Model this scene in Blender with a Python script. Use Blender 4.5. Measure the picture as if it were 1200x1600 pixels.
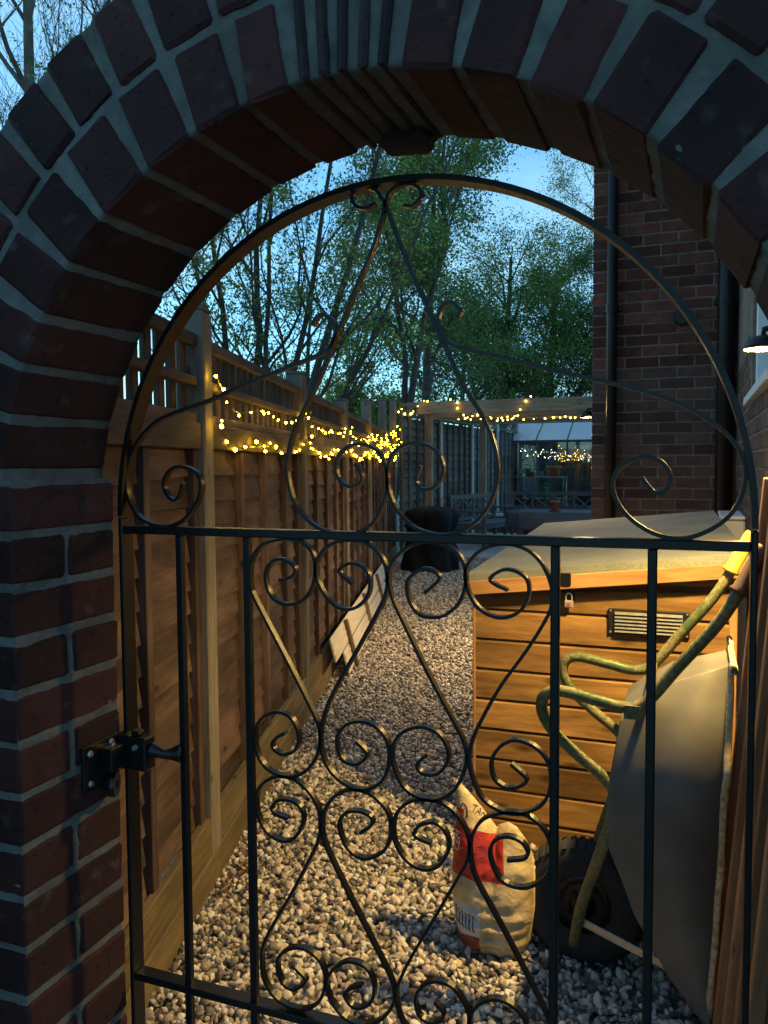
import bpy, bmesh, math, random
import numpy as np
from mathutils import Matrix, Vector
from mathutils import noise as mnoise

for o in list(bpy.data.objects):
    bpy.data.objects.remove(o, do_unlink=True)
sc = bpy.context.scene
COL = sc.collection
rnd = random.Random(7)
V = Vector
rad = math.radians

# ------------------------------------------------------------------ camera
YAW, PITCH, ROLL, FPX, EYE = 21.08, 3.4, -0.4, 1268.0, 1.45
def cam_axes():
    y, p, r = rad(YAW), rad(PITCH), rad(ROLL)
    f = V((-math.sin(y)*math.cos(p), math.cos(y)*math.cos(p), -math.sin(p)))
    rt = V((math.cos(y), math.sin(y), 0)); up = rt.cross(f)
    return rt*math.cos(r)+up*math.sin(r), up*math.cos(r)-rt*math.sin(r), f
rt, up, fw = cam_axes()
cam = bpy.data.cameras.new('camera')
cam.sensor_fit = 'VERTICAL'; cam.sensor_height = 36; cam.lens = FPX/1600*36
cam.clip_start = 0.02; cam.clip_end = 500
camo = bpy.data.objects.new('camera', cam); COL.objects.link(camo)
camo.matrix_world = Matrix(((rt.x, up.x, -fw.x, 0), (rt.y, up.y, -fw.y, 0), (rt.z, up.z, -fw.z, EYE), (0, 0, 0, 1)))
sc.camera = camo

# ------------------------------------------------------------------ dusk sky, faint sun, exposure
SUN_EL, SUN_AZ = 13.0, -68.0
world = bpy.data.worlds.new('World'); sc.world = world; world.use_nodes = True
wn = world.node_tree.nodes; wl = world.node_tree.links
bg = wn['Background']
sky = wn.new('ShaderNodeTexSky'); sky.sky_type = 'NISHITA'; sky.sun_disc = False
sky.sun_elevation = rad(SUN_EL); sky.sun_rotation = rad(SUN_AZ)
sky.air_density = 1.0; sky.dust_density = 0.3; sky.ozone_density = 3.5; sky.altitude = 50
tcw = wn.new('ShaderNodeTexCoord'); mpw = wn.new('ShaderNodeMapping'); mpw.inputs['Scale'].default_value = (2.2, 2.2, 6)
nzw = wn.new('ShaderNodeTexNoise'); nzw.inputs['Scale'].default_value = 1.6; nzw.inputs['Detail'].default_value = 6
rpw = wn.new('ShaderNodeValToRGB'); rpw.color_ramp.elements[0].position = .38; rpw.color_ramp.elements[1].position = .72
rpw.color_ramp.elements[0].color = (0, 0, 0, 1); rpw.color_ramp.elements[1].color = (.75, .75, .75, 1)
mixw = wn.new('ShaderNodeMix'); mixw.data_type = 'RGBA'
mulw = wn.new('ShaderNodeMix'); mulw.data_type = 'RGBA'; mulw.blend_type = 'MULTIPLY'; mulw.inputs['Factor'].default_value = 1
mulw.inputs[7].default_value = (.62, 1.0, 1.08, 1)
wl.new(tcw.outputs['Generated'], mpw.inputs[0]); wl.new(mpw.outputs[0], nzw.inputs[0]); wl.new(nzw.outputs['Fac'], rpw.inputs[0])
wl.new(rpw.outputs[0], mixw.inputs['Factor']); wl.new(sky.outputs[0], mulw.inputs[6])
wl.new(mulw.outputs[2], mixw.inputs[6]); mixw.inputs[7].default_value = (2.0, 3.7, 4.7, 1)
wl.new(mixw.outputs[2], bg.inputs['Color']); bg.inputs['Strength'].default_value = 0.128
sun = bpy.data.lights.new('sun', 'SUN'); sun.energy = 0.02; sun.angle = rad(15); sun.color = (1, .85, .75)
suno = bpy.data.objects.new('sun', sun); COL.objects.link(suno)
suno.rotation_euler = (rad(90-SUN_EL), 0, rad(180-SUN_AZ))
sc.view_settings.view_transform = 'Standard'; sc.view_settings.look = 'None'
sc.view_settings.exposure = 1.0; sc.view_settings.gamma = 1.0
sc.render.engine = 'CYCLES'

# ------------------------------------------------------------------ materials
class NT:
    def __init__(s, name):
        s.m = bpy.data.materials.new(name); s.m.use_nodes = True
        s.t = s.m.node_tree; s.b = s.t.nodes['Principled BSDF']
    def n(s, typ, **kw):
        nd = s.t.nodes.new(typ)
        for k, v in kw.items():
            if k.startswith('i_'):
                key = k[2:].replace('_', ' ')
                key = int(key) if key.isdigit() else key
                nd.inputs[key].default_value = v
            else: setattr(nd, k, v)
        return nd
    def l(s, a, ao, b, bi): s.t.links.new(a.outputs[ao], b.inputs[bi])
    def ramp(s, src, so, stops):
        r = s.n('ShaderNodeValToRGB'); cr = r.color_ramp
        while len(cr.elements) < len(stops): cr.elements.new(.5)
        for e, (p, c) in zip(cr.elements, stops): e.position = p; e.color = (*c, 1)
        s.l(src, so, r, 0); return r
    def mix(s, f, a, b, mode='MIX', fac=None):
        m = s.n('ShaderNodeMix', data_type='RGBA', blend_type=mode)
        if f is not None: s.l(f[0], f[1], m, 0)
        else: m.inputs[0].default_value = fac
        for i, x in ((6, a), (7, b)):
            if isinstance(x, tuple) and len(x) == 2 and not isinstance(x[0], (int, float)): s.l(x[0], x[1], m, i)
            else: m.inputs[i].default_value = (*x, 1)
        return m
    def bump(s, src, so, strength, dist):
        b = s.n('ShaderNodeBump'); b.inputs['Strength'].default_value = strength; b.inputs['Distance'].default_value = dist
        s.l(src, so, b, 'Height'); s.l(b, 0, s.b, 'Normal'); return b
    def coords(s, scale, rand=True, kind='Object'):
        tc = s.n('ShaderNodeTexCoord'); mp = s.n('ShaderNodeMapping'); mp.inputs['Scale'].default_value = scale
        s.l(tc, kind, mp, 0)
        if rand:
            oi = s.n('ShaderNodeObjectInfo'); mu = s.n('ShaderNodeMath', operation='MULTIPLY'); mu.inputs[1].default_value = 37.0
            s.l(oi, 'Random', mu, 0); s.l(mu, 0, mp, 'Location'); s.oi = oi
        return mp
    def rough(s, v): s.b.inputs['Roughness'].default_value = v

def plain(name, col, rough=.6, metal=0, noise=.15, scale=14, bump=.0, spec=.5):
    t = NT(name); mp = t.coords((1, 1, 1)); nz = t.n('ShaderNodeTexNoise', i_Scale=scale, i_Detail=6.0); t.l(mp, 0, nz, 0)
    r = t.ramp(nz, 'Fac', [(.3, tuple(c*(1-noise) for c in col)), (.7, tuple(min(1, c*(1+noise)) for c in col))])
    t.l(r, 0, t.b, 'Base Color'); t.rough(rough); t.b.inputs['Metallic'].default_value = metal
    t.b.inputs['Specular IOR Level'].default_value = spec
    if bump: t.bump(nz, 'Fac', bump, .004)
    return t.m

def wood(name, dark, light, grain=60, rough=.75, knots=True, wear=None, vary=.35, span=(.72, 1.2), knot=.14):
    t = NT(name); mp = t.coords((1.6, grain*.35, grain*.35))
    n1 = t.n('ShaderNodeTexNoise', i_Scale=3.0, i_Detail=8.0, i_Roughness=.62, i_Distortion=.6); t.l(mp, 0, n1, 0)
    r = t.ramp(n1, 'Fac', [(.25, dark), (.5, tuple((a+b)/2 for a, b in zip(dark, light))), (.75, light)])
    mp2 = t.coords((3, 11, 11)); n2 = t.n('ShaderNodeTexNoise', i_Scale=.8, i_Detail=3.0); t.l(mp2, 0, n2, 0)
    r2 = t.ramp(n2, 'Fac', [(.35, (1-vary,)*3), (.7, (1+vary*.5,)*3)])
    m = t.mix(None, (r, 0), (r2, 0), 'MULTIPLY', .9)
    # per board value shift
    rr = t.n('ShaderNodeMapRange'); rr.inputs['To Min'].default_value = span[0]; rr.inputs['To Max'].default_value = span[1]; t.l(t.oi, 'Random', rr, 0)
    m2 = t.mix(None, (m, 2), (rr, 0), 'MULTIPLY', 1.0)
    last = m2
    if knots:
        mp3 = t.coords((5, 13, 13)); vo = t.n('ShaderNodeTexVoronoi', i_Scale=1.0); vo.distance = 'EUCLIDEAN'; t.l(mp3, 0, vo, 0)
        kr = t.ramp(vo, 'Distance', [(.05, (1, 1, 1)), (knot, (0, 0, 0))])
        last = t.mix((kr, 0), (m2, 2), tuple(c*.35 for c in dark))
    t.l(last, 2, t.b, 'Base Color'); t.rough(rough); t.b.inputs['Specular IOR Level'].default_value = .25
    t.bump(n1, 'Fac', .35, .0025)
    return t.m

def brick_mat(name, c1, c2, smear=.25):
    t = NT(name); mp = t.coords((1, 1, 1))
    n1 = t.n('ShaderNodeTexNoise', i_Scale=9.0, i_Detail=6.0, i_Roughness=.65); t.l(mp, 0, n1, 0)
    r = t.ramp(n1, 'Fac', [(.3, c1), (.7, c2)])
    rr = t.n('ShaderNodeMapRange'); rr.inputs['To Min'].default_value = .5; rr.inputs['To Max'].default_value = 1.35; t.l(t.oi, 'Random', rr, 0)
    m = t.mix(None, (r, 0), (rr, 0), 'MULTIPLY', 1.0)
    vo = t.n('ShaderNodeTexVoronoi', i_Scale=48.0); t.l(mp, 0, vo, 0)
    n0 = t.n('ShaderNodeTexNoise', i_Scale=120.0, i_Detail=3.0); t.l(mp, 0, n0, 0); a0 = t.n('ShaderNodeMath', operation='MULTIPLY_ADD'); t.l(n0, 'Fac', a0, 0); a0.inputs[1].default_value = .5; t.l(vo, 'Distance', a0, 2)
    pit = t.ramp(a0, 0, [(.3, (0, 0, 0)), (.5, (1, 1, 1))])
    m2 = t.mix(None, (m, 2), (pit, 0), 'MULTIPLY', .3)
    n3 = t.n('ShaderNodeTexNoise', i_Scale=26.0, i_Detail=5.0); t.l(mp, 0, n3, 0)
    sm = t.ramp(n3, 'Fac', [(.62, (0, 0, 0)), (.78, (smear,)*3)])
    m3 = t.mix((sm, 0), (m2, 2), (.16, .15, .14))
    t.l(m3, 2, t.b, 'Base Color'); t.rough(.85); t.b.inputs['Specular IOR Level'].default_value = .3
    ad = t.mix(None, (pit, 0), (n3, 'Fac'), 'MULTIPLY', .8); t.bump(ad, 2, .6, .004)
    return t.m

def mortar_mat(name, col):
    t = NT(name); mp = t.coords((1, 1, 1), rand=False)
    n1 = t.n('ShaderNodeTexNoise', i_Scale=34.0, i_Detail=8.0, i_Roughness=.7); t.l(mp, 0, n1, 0)
    n2 = t.n('ShaderNodeTexNoise', i_Scale=6.0, i_Detail=4.0); t.l(mp, 0, n2, 0)
    r = t.ramp(n1, 'Fac', [(.25, tuple(c*.6 for c in col)), (.7, tuple(c*1.15 for c in col))])
    r2 = t.ramp(n2, 'Fac', [(.3, (.65, .62, .58)), (.65, (1.05, 1.05, 1.05))])
    m = t.mix(None, (r, 0), (r2, 0), 'MULTIPLY', 1.0)
    t.l(m, 2, t.b, 'Base Color'); t.rough(.95); t.b.inputs['Specular IOR Level'].default_value = .15
    t.bump(n1, 'Fac', .7, .005); return t.m

def emit(name, col, strength):
    m = bpy.data.materials.new(name); m.use_nodes = True; nt = m.node_tree; nt.nodes.clear()
    e = nt.nodes.new('ShaderNodeEmission'); o = nt.nodes.new('ShaderNodeOutputMaterial')
    e.inputs[0].default_value = (*col, 1); e.inputs[1].default_value = strength; nt.links.new(e.outputs[0], o.inputs[0]); return m

def glass_mat(name, tint=(.8, .9, .92), alpha=.35, rough=.03):
    t = NT(name); t.b.inputs['Base Color'].default_value = (*tint, 1); t.rough(rough)
    nt = t.t; tr = t.n('ShaderNodeBsdfTransparent'); gl = t.n('ShaderNodeBsdfGlossy'); gl.inputs['Roughness'].default_value = rough
    tr.inputs[0].default_value = (*tint, 1)
    fr = t.n('ShaderNodeFresnel'); fr.inputs[0].default_value = 1.5; ad = t.n('ShaderNodeMath', operation='ADD'); ad.inputs[1].default_value = alpha
    t.l(fr, 0, ad, 0); mx = t.n('ShaderNodeMixShader'); t.l(ad, 0, mx, 0); t.l(tr, 0, mx, 1); t.l(gl, 0, mx, 2)
    t.l(mx, 0, nt.nodes['Material Output'], 'Surface'); return t.m

def milky_glass(name, tint, rough):
    t = NT(name); t.b.inputs['Base Color'].default_value = (*tint, 1); t.rough(rough); t.b.inputs['Specular IOR Level'].default_value = 1.0
    t.b.inputs['Coat Weight'].default_value = 1.0; t.b.inputs['Coat Roughness'].default_value = .05
    tr = t.n('ShaderNodeBsdfTranslucent'); tr.inputs[0].default_value = (*tint, 1); mx = t.n('ShaderNodeMixShader'); mx.inputs[0].default_value = .4
    t.l(t.b, 0, mx, 1); t.l(tr, 0, mx, 2); t.l(mx, 0, t.t.nodes['Material Output'], 'Surface'); return t.m

def leaf_mat(name, c1, c2, trans=.35):
    t = NT(name); at = t.n('ShaderNodeAttribute', attribute_name='tint')
    r = t.ramp(at, 'Fac', [(0, c1), (1, c2)])
    t.l(r, 0, t.b, 'Base Color'); t.rough(.6); t.b.inputs['Specular IOR Level'].default_value = .25
    tl = t.n('ShaderNodeBsdfTranslucent'); t.l(r, 0, tl, 0); mx = t.n('ShaderNodeMixShader'); mx.inputs[0].default_value = trans
    t.l(t.b, 0, mx, 1); t.l(tl, 0, mx, 2); t.l(mx, 0, t.t.nodes['Material Output'], 'Surface'); return t.m

def stone_mat():
    t = NT('gravel_stone'); at = t.n('ShaderNodeAttribute', attribute_name='tint')
    r = t.ramp(at, 'Fac', [(0, (.1, .1, .105)), (.18, (.22, .21, .2)), (.36, (.4, .34, .29)), (.52, (.52, .47, .42)), (.68, (.58, .49, .41)), (.83, (.68, .64, .6)), (1, (.8, .78, .75))])
    mp = t.coords((1, 1, 1), rand=False); nz = t.n('ShaderNodeTexNoise', i_Scale=90.0, i_Detail=4.0); t.l(mp, 0, nz, 0)
    r2 = t.ramp(nz, 'Fac', [(.3, (.72, .7, .68)), (.7, (1.1, 1.1, 1.1))]); m = t.mix(None, (r, 0), (r2, 0), 'MULTIPLY', 1.0)
    t.l(m, 2, t.b, 'Base Color'); t.rough(.7); t.b.inputs['Specular IOR Level'].default_value = .35; t.bump(nz, 'Fac', .2, .002); return t.m

def ground_mat():
    t = NT('gravel_bed'); mp = t.coords((1, 1, 1), rand=False); vo = t.n('ShaderNodeTexVoronoi', i_Scale=34.0); t.l(mp, 0, vo, 0)
    nz = t.n('ShaderNodeTexNoise', i_Scale=9.0, i_Detail=5.0); t.l(mp, 0, nz, 0)
    rgb = t.n('ShaderNodeSeparateColor'); t.l(vo, 'Color', rgb, 0)
    r = t.ramp(rgb, 0, [(0, (.1, .1, .1)), (.5, (.3, .26, .21)), (1, (.55, .52, .47))])
    d = t.ramp(vo, 'Distance', [(.3, (1, 1, 1)), (.75, (.35, .33, .3))]); m = t.mix(None, (r, 0), (d, 0), 'MULTIPLY', 1.0)
    t.l(m, 2, t.b, 'Base Color'); t.rough(.85); t.bump(vo, 'Distance', -.8, .012); return t.m

def painted_tube():
    t = NT('chipped_green_paint'); mp = t.coords((1, 1, 1), rand=False)
    nz = t.n('ShaderNodeTexNoise', i_Scale=90.0, i_Detail=8.0, i_Roughness=.75); t.l(mp, 0, nz, 0)
    n2 = t.n('ShaderNodeTexNoise', i_Scale=7.0, i_Detail=3.0); t.l(mp, 0, n2, 0)
    ad = t.n('ShaderNodeMath', operation='MULTIPLY_ADD'); t.l(n2, 'Fac', ad, 0); ad.inputs[1].default_value = .8; t.l(nz, 'Fac', ad, 2)
    f = t.ramp(ad, 0, [(.8, (0, 0, 0)), (1.0, (.8, .8, .8))])
    rust = t.ramp(nz, 'Fac', [(.35, (.16, .1, .04)), (.7, (.3, .27, .14))])
    m = t.mix((f, 0), (.05, .08, .026), (rust, 0)); t.l(m, 2, t.b, 'Base Color')
    rf = t.ramp(f, 0, [(0, (.35,)*3), (1, (.85,)*3)]); t.l(rf, 0, t.b, 'Roughness'); t.bump(f, 0, -.4, .001); return t.m

def lamplit_rust_edge():
    t = NT('lamplit_rusty_rim'); mp = t.coords((1, 1, 1), rand=False); nz = t.n('ShaderNodeTexNoise', i_Scale=55.0, i_Detail=8.0, i_Roughness=.75); t.l(mp, 0, nz, 0)
    r = t.ramp(nz, 'Fac', [(.3, (.1, .05, .025)), (.46, (.4, .28, .12)), (.6, (.55, .5, .4))]); t.l(r, 0, t.b, 'Base Color'); t.rough(.85); t.bump(nz, 'Fac', .6, .004); return t.m  # rust, with lamplight on the rim painted in as the palest tone

def felt_mat():
    t = NT('mineral_roof_felt'); mp = t.coords((1, 1, 1), rand=False); nz = t.n('ShaderNodeTexNoise', i_Scale=420.0, i_Detail=3.0); t.l(mp, 0, nz, 0)
    n2 = t.n('ShaderNodeTexNoise', i_Scale=5.0, i_Detail=6.0); t.l(mp, 0, n2, 0)
    r = t.ramp(nz, 'Fac', [(.35, (.09, .105, .1)), (.65, (.25, .27, .25))]); r2 = t.ramp(n2, 'Fac', [(.3, (.75, .75, .75)), (.7, (1.1, 1.08, 1))])
    m = t.mix(None, (r, 0), (r2, 0), 'MULTIPLY', 1.0); t.l(m, 2, t.b, 'Base Color'); t.rough(.95); t.bump(nz, 'Fac', .5, .002); return t.m

MT = {}
MT['brick'] = brick_mat('arch_brick', (.022, .0062, .006), (.058, .016, .0145))
MT['tile'] = brick_mat('creasing_tile', (.02, .011, .012), (.036, .02, .021))
MT['mortar'] = mortar_mat('mortar', (.145, .147, .137))
MT['hbrick'] = brick_mat('house_brick', (.075, .026, .02), (.155, .058, .043), .12)
MT['hbrick2'] = brick_mat('house_brick_brown', (.064, .038, .031), (.115, .068, .055), .12)
MT['hmortar'] = mortar_mat('house_mortar', (.2, .17, .145))
MT['iron'] = plain('black_painted_iron', (.006, .006, .006), .36, 0, .2, 60, .08, .35)
MT['fence'] = wood('fence_slat_wood', (.058, .037, .031), (.15, .096, .08), vary=.6, span=(.55, 1.35))
MT['rail'] = wood('fence_rail_wood', (.06, .042, .032), (.15, .105, .078), vary=.5)
MT['post'] = wood('weathered_post', (.11, .1, .085), (.26, .23, .185), 70)
MT['gboard'] = wood('treated_gravel_board', (.09, .068, .035), (.21, .16, .09))
MT['greyfence'] = wood('grey_fence', (.075, .068, .06), (.17, .155, .14))
MT['concrete'] = plain('concrete', (.42, .42, .4), .9, 0, .2, 30, .2)
MT['shed'] = wood('shed_board', (.14, .07, .022), (.38, .215, .075), 46, vary=.5, knot=.24)
MT['fascia'] = wood('shed_fascia', (.3, .14, .05), (.5, .27, .115), 40)
MT['board'] = wood('red_brown_board', (.17, .075, .035), (.42, .22, .11))
MT['perg'] = wood('pergola_wood', (.2, .14, .09), (.4, .3, .2))
MT['bark'] = plain('bark', (.075, .062, .048), .95, 0, .45, 9, .8)
MT['barkpale'] = plain('bark_pale', (.13, .115, .085), .95, 0, .5, 6, .6)
MT['felt'] = felt_mat()
MT['stone'] = stone_mat(); MT['ground'] = ground_mat()
MT['green'] = painted_tube(); MT['rim'] = lamplit_rust_edge()
MT['tray'] = plain('galvanised_tray', (.115, .112, .105), .62, .2, .25, 7, .12)
MT['rubber'] = plain('rubber', (.02, .02, .021), .85, 0, .3, 40, .3)
MT['blackplastic'] = plain('black_plastic', (.011, .011, .012), .42, spec=.3)
MT['cover'] = plain('black_fabric_cover', (.005, .007, .011), .7, 0, .3, 5, .3, .2)
MT['navy'] = plain('blue_table_cover', (.035, .055, .085), .3, 0, .2, 6)
MT['slate'] = plain('slate_painted_wood', (.07, .08, .09), .6, 0, .2, 12)
MT['pvc'] = plain('cream_cladding', (.66, .59, .49), .5, 0, .1, 5)
MT['slab'] = plain('paving_slab', (.4, .41, .42), .85, 0, .15, 8, .15)
MT['coping'] = plain('white_coping', (.66, .66, .64), .8, 0, .12, 9)
MT['white'] = plain('white_upvc', (.72, .73, .74), .35, 0, .04)
MT['steel'] = plain('galvanised_steel', (.42, .42, .4), .4, .8, .2, 40)
MT['chrome'] = plain('padlock_steel', (.6, .6, .58), .3, .7, .1, 40)
MT['alu'] = plain('dark_aluminium', (.05, .055, .055), .45, .3)
MT['lightalu'] = plain('bare_aluminium', (.5, .52, .52), .4, .6)
MT['glass'] = glass_mat('greenhouse_glass', (.85, .9, .9), .06)
MT['roofglass'] = milky_glass('roof_polycarbonate', (.62, .68, .75), .3)
MT['winglass'] = glass_mat('window_glass', (.35, .4, .42), .35)
MT['red'] = plain('red_plastic', (.5, .03, .025), .45)
MT['yellow'] = plain('yellow_plastic', (.65, .4, .06), .45)
MT['limegreen'] = plain('green_plastic', (.12, .5, .14), .45)
MT['blue'] = plain('blue_plastic', (.03, .16, .5), .45)
MT['terracotta'] = plain('terracotta', (.4, .15, .07), .85, 0, .2, 20, .2)
MT['grip'] = plain('yellow_grip', (.45, .27, .03), .55)
MT['darkgrip'] = plain('brown_grip', (.06, .03, .022), .6)
MT['brass'] = plain('brass_reflector', (.75, .45, .12), .4, 0)
MT['deadleaf'] = plain('dead_leaf', (.11, .055, .028), .8, 0, .4, 20)
MT['ink'] = plain('dark_blue_ink', (.03, .04, .1), .6)
MT['paper'] = plain('white_paper', (.7, .7, .68), .7)
MT['bulb'] = emit('warm_bulb', (1, .55, .011), 56)
MT['bulbfar'] = emit('warm_bulb_far', (1, .62, .07), 11)
MT['bulbwhite'] = emit('white_bulb', (1, .9, .66), 7)
MT['lampglow'] = emit('lamp_diffuser', (1, .66, .2), 2900)
MT['lampglow2'] = emit('corner_lamp_bulb', (1, .68, .3), 3600)
MT['leafA'] = leaf_mat('leaf_spring', (.1, .16, .03), (.33, .41, .1), .5)
MT['leafB'] = leaf_mat('leaf_dark', (.05, .1, .03), (.17, .26, .08), .45)
MT['leafC'] = leaf_mat('leaf_mid', (.075, .135, .03), (.23, .32, .085), .5)

# ------------------------------------------------------------------ mesh helpers
def mesh(name, vs, fs, mat=None, smooth=False):
    me = bpy.data.meshes.new(name); me.from_pydata([tuple(v) for v in vs], [], fs); me.update()
    if mat: me.materials.append(MT[mat] if isinstance(mat, str) else mat)
    if smooth: me.shade_smooth()
    return me
def obj(name, me, parent=None, M=None):
    o = bpy.data.objects.new(name, me); COL.objects.link(o)
    if M is not None: o.matrix_basis = M
    if parent is not None:
        o.parent = parent
        if parent.get('_abs'): o.matrix_parent_inverse = Matrix.Translation(-V(parent['_base']))
        elif parent.type == 'MESH' and parent.parent is not None: o.matrix_parent_inverse = parent.matrix_basis.inverted()
    return o
def tag(o, label=None, cat=None, group=None, kind=None):
    if label: o['label'] = label
    if cat: o['category'] = cat
    if group: o['group'] = group
    if kind: o['kind'] = kind
    return o
def thing(name, label, cat, base=(0, 0, 0), group=None):
    """empty at the base of a thing; its parts are given in world coordinates"""
    o = bpy.data.objects.new(name, None); COL.objects.link(o); o.location = base
    o.empty_display_size = .1; o['_base'] = tuple(base); o['_abs'] = 1
    return tag(o, label, cat, group)
def copy_tree(o, parent=None):
    c = o.copy(); COL.objects.link(c)
    if parent is not None: c.parent = parent
    for ch in o.children: copy_tree(ch, c)
    return c
CACHE = {}
def cbox(l, w, h, b=.003, mat=None, jit=0, var=0):
    """chamfered box, long axis x"""
    key = (round(l, 4), round(w, 4), round(h, 4), b, mat, jit, var)
    if key in CACHE: return CACHE[key]
    b = min(b, l*.3, w*.3, h*.3)
    r = random.Random(hash(key) & 0xffff if jit == 0 else var*31+5)
    vs, idx = [], {}
    for sx in (-1, 1):
        for sy in (-1, 1):
            for sz in (-1, 1):
                for ax in range(3):
                    p = [sx*l/2, sy*w/2, sz*h/2]
                    for k, s in enumerate((sx, sy, sz)):
                        if k != ax: p[k] -= s*b
                    if jit:
                        p = [c+r.uniform(-jit, jit) for c in p]
                    idx[(sx, sy, sz, ax)] = len(vs); vs.append(p)
    fs = []
    for ax in range(3):
        u, v = [(1, 2), (2, 0), (0, 1)][ax]
        for s in (-1, 1):
            q = []
            for a, c in ((-1, -1), (1, -1), (1, 1), (-1, 1)):
                k = [0, 0, 0]; k[ax] = s; k[u] = a; k[v] = c; q.append(idx[(*k, ax)])
            fs.append(q if s > 0 else q[::-1])
    for ax in range(3):            # edges along ax
        u, v = [(1, 2), (2, 0), (0, 1)][ax]
        for a in (-1, 1):
            for c in (-1, 1):
                q = []
                for s, f in ((-1, u), (1, u), (1, v), (-1, v)):
                    k = [0, 0, 0]; k[ax] = s; k[u] = a; k[v] = c; q.append(idx[(*k, f)])
                fs.append(q if a*c > 0 else q[::-1])
    for sx in (-1, 1):
        for sy in (-1, 1):
            for sz in (-1, 1):
                q = [idx[(sx, sy, sz, a)] for a in range(3)]
                fs.append(q if sx*sy*sz > 0 else q[::-1])
    me = mesh('box', vs, fs, mat); CACHE[key] = me; return me
def frame(o, x, z=(0, 0, 1)):
    """matrix with local x along x and local z near z"""
    x = V(x).normalized(); z = V(z); y = z.cross(x).normalized(); z = x.cross(y)
    return Matrix(((x.x, y.x, z.x, o[0]), (x.y, y.y, z.y, o[1]), (x.z, y.z, z.z, o[2]), (0, 0, 0, 1)))
def plank(name, a, b, w, t, mat, parent, z=(0, 0, 1), bev=.003):
    """board from a to b; w across (local y), t thick (local z)"""
    a, b = V(a), V(b); return obj(name, cbox((b-a).length, w, t, bev, mat), parent, frame((a+b)/2, b-a, z))
def box(name, lo, hi, mat, parent, bev=.003):
    lo, hi = V(lo), V(hi); d = hi-lo
    ax = max(range(3), key=lambda i: d[i]); c = (lo+hi)/2
    if ax == 0: return obj(name, cbox(d.x, d.y, d.z, bev, mat), parent, Matrix.Translation(c))
    if ax == 1: return obj(name, cbox(d.y, d.x, d.z, bev, mat), parent, frame(c, (0, 1, 0)))
    return obj(name, cbox(d.z, d.y, d.x, bev, mat), parent, frame(c, (0, 0, 1), (-1, 0, 0)))
def catmull(pts, n=5, closed=False):
    P = [V(p) for p in pts]; out = []
    for i in range(len(P)-1):
        p0 = P[i-1] if i else P[0]*2-P[1]; p1, p2 = P[i], P[i+1]; p3 = P[i+2] if i+2 < len(P) else P[-1]*2-P[-2]
        for k in range(n):
            t = k/n
            out.append(.5*((2*p1)+(p2-p0)*t+(2*p0-5*p1+4*p2-p3)*t*t+(3*p1-p0-3*p2+p3)*t**3))
    out.append(P[-1]); return out
class MB:
    def __init__(s): s.v = []; s.f = []
    def tube(s, pts, r, n=8, cap=True):
        P = [V(p) for p in pts]; m = len(P); rr = r if hasattr(r, '__len__') else [r]*m
        t0 = (P[1]-P[0]).normalized(); a = V((0, 0, 1)) if abs(t0.z) < .9 else V((1, 0, 0)); u = t0.cross(a).normalized()
        base = len(s.v)
        for i in range(m):
            t = (P[min(i+1, m-1)]-P[max(i-1, 0)]).normalized()
            u = (u-t*u.dot(t))
            if u.length < 1e-6: u = t.orthogonal()
            u.normalize(); w = t.cross(u)
            for k in range(n):
                an = 2*math.pi*k/n; s.v.append(P[i]+(u*math.cos(an)+w*math.sin(an))*rr[i])
        for i in range(m-1):
            for k in range(n):
                a0 = base+i*n+k; a1 = base+i*n+(k+1) % n; s.f.append((a0, a1, a1+n, a0+n))
        if cap:
            s.f.append(tuple(base+k for k in range(n))[::-1]); s.f.append(tuple(base+(m-1)*n+k for k in range(n)))
        return s
    def ribbon(s, pts, t, w, nrm=(0, 1, 0)):
        """flat bar swept along pts: t in the plane, w along nrm"""
        P = [V(p) for p in pts]; m = len(P); N = V(nrm).normalized(); base = len(s.v)
        for i in range(m):
            d = (P[min(i+1, m-1)]-P[max(i-1, 0)]).normalized(); sd = d.cross(N).normalized()
            for a, b in ((-1, -1), (1, -1), (1, 1), (-1, 1)): s.v.append(P[i]+sd*(a*t/2)+N*(b*w/2))
        for i in range(m-1):
            for k in range(4):
                a0 = base+i*4+k; a1 = base+i*4+(k+1) % 4; s.f.append((a0, a1, a1+4, a0+4))
        s.f.append((base+3, base+2, base+1, base)); e = base+(m-1)*4; s.f.append((e, e+1, e+2, e+3)); return s
    def box(s, lo, hi):
        b = len(s.v)
        for x in (lo[0], hi[0]):
            for y in (lo[1], hi[1]):
                for z in (lo[2], hi[2]): s.v.append(V((x, y, z)))
        for q in ((0, 1, 3, 2), (4, 6, 7, 5), (0, 4, 5, 1), (2, 3, 7, 6), (0, 2, 6, 4), (1, 5, 7, 3)): s.f.append(tuple(b+i for i in q))
        return s
    def lathe(s, c, prof, n=20, axis=(0, 0, 1)):
        """prof: (radius, height) pairs"""
        A = V(axis).normalized(); u = A.orthogonal().normalized(); w = A.cross(u); b = len(s.v); c = V(c)
        for r, h in prof:
            for k in range(n):
                an = 2*math.pi*k/n; s.v.append(c+A*h+(u*math.cos(an)+w*math.sin(an))*r)
        for i in range(len(prof)-1):
            for k in range(n):
                a0 = b+i*n+k; a1 = b+i*n+(k+1) % n; s.f.append((a0, a1, a1+n, a0+n))
        return s
    def build(s, name, mat, parent=None, smooth=False, off=None):
        me = mesh(name, s.v, s.f, mat, smooth); return obj(name, me, parent)
def smooth_by_angle(o, deg=40):
    me = o.data; me.shade_smooth()
    bm = bmesh.new(); bm.from_mesh(me)
    for e in bm.edges:
        if len(e.link_faces) == 2 and e.calc_face_angle(0) > rad(deg): e.smooth = False
    bm.to_mesh(me); bm.free(); return o

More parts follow.
